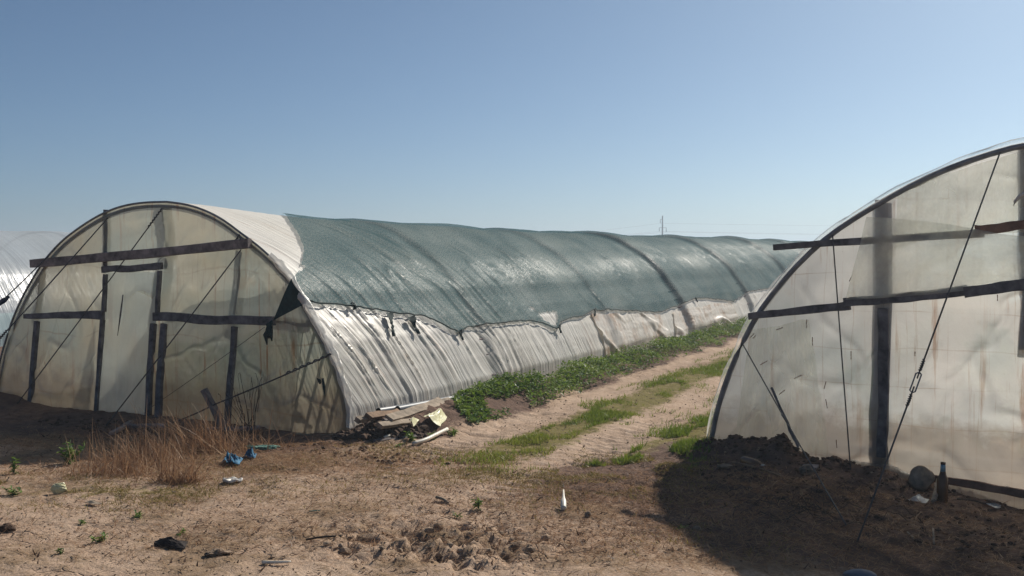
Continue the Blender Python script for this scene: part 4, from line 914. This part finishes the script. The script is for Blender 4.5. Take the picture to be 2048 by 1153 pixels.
# grass between and beside the wheel ruts
q, s = strip(95000, 1.75, .50, -1.0, 34, 1.7); m = (fbm(q*2.2, s*1.3, 4, 3)+.25-.9*np.abs(q-1.75)*sst(0, 3, 3-s*.3) > -.05)*(rng.random(len(q)) < sst(-1.3, .9, s)*sst(-.32, .25, fbm(q*3.5+3, s*2.2, 4, 6))); q, s = q[m], s[m]; x, y = qs2xy(q, s)
ton = np.clip(.68-.035*s+.35*fbm(x*1.5, y*1.5, 3, 5)+rng.normal(0, .13, len(x)), 0, 1); V, F, c = blades(onground(x, y), .050, .009, .5, ton)
solo('grass', V, F, M['grass'], 'green grass strip between the wheel ruts', 'grass', kind='stuff', col=c, smooth=False)
q, s = strip(60000, 2.95, .40, -.3, 30, 1.8); m = (fbm(q*2.2, s*1.1, 4, 2) > -.15)*(rng.random(len(q)) < sst(-.35, .2, fbm(q*3+1, s*2, 4, 7))); q, s = q[m], s[m]; x, y = qs2xy(q, s)
ton = np.clip(.45+.3*fbm(x*1.5, y*1.5, 3, 5)+rng.normal(0, .13, len(x)), 0, 1); V, F, c = blades(onground(x, y), .065, .010, .5, ton)
solo('grass', V, F, M['grass'], 'green grass strip beside the right greenhouse', 'grass', kind='stuff', col=c, smooth=False)
# sparse yellowing grass patches
X, Y = [], []
for px, py, rx, ry, n in ((1230, 950, .6, .6, 7000), (260, 985, 1.0, .35, 5000), (40, 965, .4, .25, 2500), (980, 940, .7, .5, 5000), (1300, 930, .5, .4, 3500), (560, 940, .9, .5, 2500), (820, 905, .5, .3, 2200), (1150, 1000, .9, .4, 1800), (1400, 1080, .5, .3, 900)):
    c0 = G(px, py); X.append(rng.normal(c0[0], rx*.7, n)); Y.append(rng.normal(c0[1], ry*.7, n))
x, y = np.concatenate(X), np.concatenate(Y); m = fbm(x*3, y*3, 3, 6) > -.05; x, y = x[m], y[m]; V, F, c = blades(onground(x, y), .035, .007, .8, np.clip(rng.normal(.5, .25, len(x)), 0, 1))
solo('yellow_grass', V, F, M['yellowgrass'], 'sparse yellowing grass patches on the trodden earth', 'grass', kind='stuff', col=c, smooth=False)
# straw litter
X, Y = [], []
for px, py, rx, ry, n in ((450, 935, 1.6, .45, 9000), (150, 940, 1., .5, 4500), (700, 920, .9, .4, 5500), (1250, 990, .9, .7, 5000), (1500, 1110, 1., .4, 4000), (1700, 1050, 1.6, .7, 9000), (1900, 1100, 1., .4, 4000), (900, 1000, 2.2, .9, 9000), (1100, 1080, 1.5, .4, 4000), (300, 1080, 1.5, .35, 2200), (300, 1010, 1.6, .3, 1600), (1550, 960, .8, .4, 6000), (1800, 1010, 1.4, .3, 5000), (90, 885, .9, .5, 5000), (560, 890, .8, .15, 3000)):
    c0 = G(px, py); X.append(rng.normal(c0[0], rx*.75, n)); Y.append(rng.normal(c0[1], ry*.75, n))
x, y = np.concatenate(X), np.concatenate(Y); t = (x-B0[0])*nB[0]+(y-B0[1])*nB[1]; da = (x-A0[0])*nA[0]+(y-A0[1])*nA[1]; qq, s_ = qs(x, y)
m = (t > .03) & ((da > .03) | (qq > .1)); x, y = x[m], y[m]; V, F, c = blades(onground(x, y)+np.array([0, 0, .004]), .075, .0042, 1.35, rng.random(len(x)), .2)
solo('straw_litter', V, F, M['straw'], 'brown straw and dead stems littering the ground', 'straw', kind='stuff', col=c, smooth=False)
# dark chips of bark, stalk and leaf trodden into the earth
X, Y = [], []
for px, py, rx, ry, n in ((880, 1080, .9, .35, 420), (500, 1080, 2.2, .6, 520), (1150, 1060, 1.6, .6, 420), (1300, 960, .9, .6, 260), (620, 950, 1.6, .6, 300), (1700, 1040, 1.6, .6, 700), (150, 890, .9, .4, 260)):
    c0 = G(px, py); X.append(rng.normal(c0[0], rx*.75, n)); Y.append(rng.normal(c0[1], ry*.75, n))
x, y = np.concatenate(X), np.concatenate(Y); t = (x-B0[0])*nB[0]+(y-B0[1])*nB[1]; m = t > .05; x, y = x[m], y[m]
V, F, c = blades(onground(x, y)+np.array([0, 0, .004]), .05, .016, 1.4, rng.random(len(x))*.5, .1)
solo('bark_litter', V, F, M['chip'], 'dark bark and leaf chips trodden into the bare earth', 'litter', kind='stuff', col=c, smooth=False)
# tall dry grass clumps before the near end wall
for px, py, rx, ry, n, h, dn, lab in ((395, 905, .42, .16, 650, .44, 2.4, 'tallest clump of dry reddish grass leaning left before the end wall'), (290, 925, .42, .16, 380, .32, 2.6, 'dry grass clump below the door, middle of the patch'), (235, 950, .30, .12, 260, .30, .6, 'dry grass clump beside the leafy green weed'), (355, 965, .16, .08, 260, .30, .9, 'pale arching dry grass tuft in front of the tall clump'), (470, 900, .35, .14, 260, .2, 2.6, 'low dry grass clump left of the blue rags')):
    c0 = G(px, py); x = rng.normal(c0[0], rx*.6, n); y = rng.normal(c0[1], ry*.6, n); V, F, c = blades(onground(x, y), h, .006, .55, rng.random(n)**.8, .5, dn, 5, 1.3)
    k_ = n//2; V2, F2, c2 = blades(onground(x[:k_], y[:k_]), h*.5, .005, 1.2, rng.random(k_), .3, None, 3)
    V = np.concatenate([V, V2]); F = np.concatenate([F, F2+len(c)]); c = np.concatenate([c, c2])
    solo('dry_grass_clump', V, F, M['straw'], lab, 'dry grass', 'dry grass clumps before the near end wall', col=c, smooth=False)
# weeds along the near tunnel's foot
n = 52000; s = .9+33*rng.random(n)**1.6; q = .42+.10*np.exp(-s/2)+.36*np.clip(rng.normal(0, .6, n), -1, 1.1); m = fbm(q*3, s*1.5, 4, 1) > -.16+.30*sst(1.2, 0, s-.9); q, s = q[m], s[m]; x, y = qs2xy(q, s)
hgt = (.15+.20*fbm(x*2.5, y*2.5, 3, 2))*np.sqrt(rng.random(len(x))); hgt = hgt*(.38+.62*sst(1, 7, s)); P = onground(x, y); P[:, 2] += np.maximum(hgt, .01)
V, F, c = leaves(len(P), P, .042, .35, .5); cc = np.repeat(np.clip(.62+.6*fbm(x*3, y*3, 3, 4)+rng.normal(0, .18, len(x)), 0, 1), 4); c = np.stack([cc]*3, 1)
solo('weeds', V, F, M['weed'], 'leafy green weeds growing along the foot of the near greenhouse', 'weeds', kind='stuff', col=c, smooth=False)
# single weeds
def weed(px, py, h, nl, lab, size=.05, spread=.08):
    size *= .75; h *= .85
    c0 = G(px, py); t_ = thing('weed_plant', lab, 'weed', c0, 'single green weeds'); st = []; LP = []
    for k in range(max(2, nl//14)):
        a = rng.random()*2*math.pi; tip = c0+np.array([math.cos(a)*spread*rng.random(), math.sin(a)*spread*rng.random(), h*(.6+.4*rng.random())]); st.append(tube([c0, (c0+tip)/2+rng.normal(0, .01, 3), tip], .003, 4))
        for _ in range(14): f = .15+.85*rng.random(); LP.append(c0+(tip-c0)*f)
    part('stem', *join(*st), M['weed'], t_, col=np.full((sum(len(v) for v, f in st), 3), .4)); V, F, c = leaves(len(LP), np.array(LP), size, .4, .4); part('foliage', V, F, M['weed'], t_, col=c, smooth=False)
weed(138, 930, .24, 150, 'bright bushy green weed at the edge of the left shadow', .06, .13)
weed(28, 950, .16, 60, 'slim green weed near the left frame edge', .05, .06); weed(30, 990, .07, 60, 'low green weed below the slim one at the left frame edge', .045, .10)
weed(957, 1018, .09, 50, 'small pointed green weed left of the clear bottle', .05, .05); weed(915, 1034, .03, 24, 'tiny green sprout below the pointed weed', .03, .04)
weed(200, 1084, .04, 50, 'small grey green weed on the sand at left', .045, .06); weed(125, 1107, .03, 30, 'flat sprout on the sand at lower left', .03, .06)
weed(280, 1035, .04, 40, 'little weed at the lower edge of the dry grass', .045, .06); weed(162, 1050, .035, 30, 'small tuft between the pale scrap and the sand', .035, .05)
weed(1360, 1062, .03, 30, 'small tuft beside the shadow edge stone', .03, .06); weed(825, 882, .10, 90, 'leafy weed among the clods below the pale plank', .055, .09); weed(862, 880, .07, 70, 'leafy weed beside the curved white pipe', .05, .09)
weed(797, 896, .05, 40, 'small weed at the left end of the curved pipe', .045, .07); weed(905, 872, .08, 90, 'leafy weed at the right end of the curved pipe', .05, .12); weed(820, 845, .12, 50, 'weed poking up through the timber pile', .045, .05)
weed(362, 1070, .03, 30, 'low sprout above the black bark', .03, .05)
# bare vine twigs against the near end wall
V = []; c0 = G(508, 868)
for k in range(16):
    a = rng.uniform(-1., 1.); h = rng.uniform(.18, .62); wdt = rng.uniform(-.35, .35); st_ = c0+fA*rng.normal(0, .06)+nA*rng.uniform(0, .1)
    V.append(tube([st_+fA*(wdt*math.sin(f*2.2))+np.array([0, 0, h*math.sin(f*(1.5+1.2*abs(a)))])+nA*.05*f+rng.normal(0, .006, 3) for f in np.linspace(0, 1, 12)], np.linspace(.0035, .0015, 12), 4))
solo('bare_vine', *join(*V), M['darktwig'], 'tangled bare vine twigs against the near end wall', 'vine')
V = []; c0 = G(1622, 1030)
for k in range(40):
    st_ = c0+np.array([rng.normal(0, .35), rng.normal(0, .22), 0]); st_[2] = float(gh(st_[0], st_[1])); a = rng.random()*6.28; L_ = rng.uniform(.1, .3); d = np.array([math.cos(a), math.sin(a), 0])
    V.append(tube([st_+d*L_*f+np.array([0, 0, rng.uniform(.02, .07)*math.sin(f*3.1)+.004])+rng.normal(0, .004, 3) for f in np.linspace(0, 1, 7)], .0022, 4))
solo('dead_stems', *join(*V), M['darktwig'], 'tangle of dead dark stems on the shaded soil', 'dead stems', kind='stuff')

# ------------------------------------------------------------------ the hazy air
N = NT('hazy air'); pv = N.n('ShaderNodeVolumePrincipled'); pv.inputs['Color'].default_value = (.74, .88, 1., 1); pv.inputs['Density'].default_value = .0020
pv.inputs['Anisotropy'].default_value = .35
N.l(pv.outputs[0], N.out.inputs[1])
hx, hy0, hy1, hz0, hz1 = 1600, -450, 3100, -3., 16.
hv = [(x, y, z) for x in (-hx, hx) for y in (hy0, hy1) for z in (hz0, hz1)]
solo('haze', hv, [(0, 1, 3, 2), (4, 6, 7, 5), (0, 4, 5, 1), (2, 3, 7, 6), (0, 2, 6, 4), (1, 5, 7, 3)], N.m, None, None, kind='stuff', smooth=False)
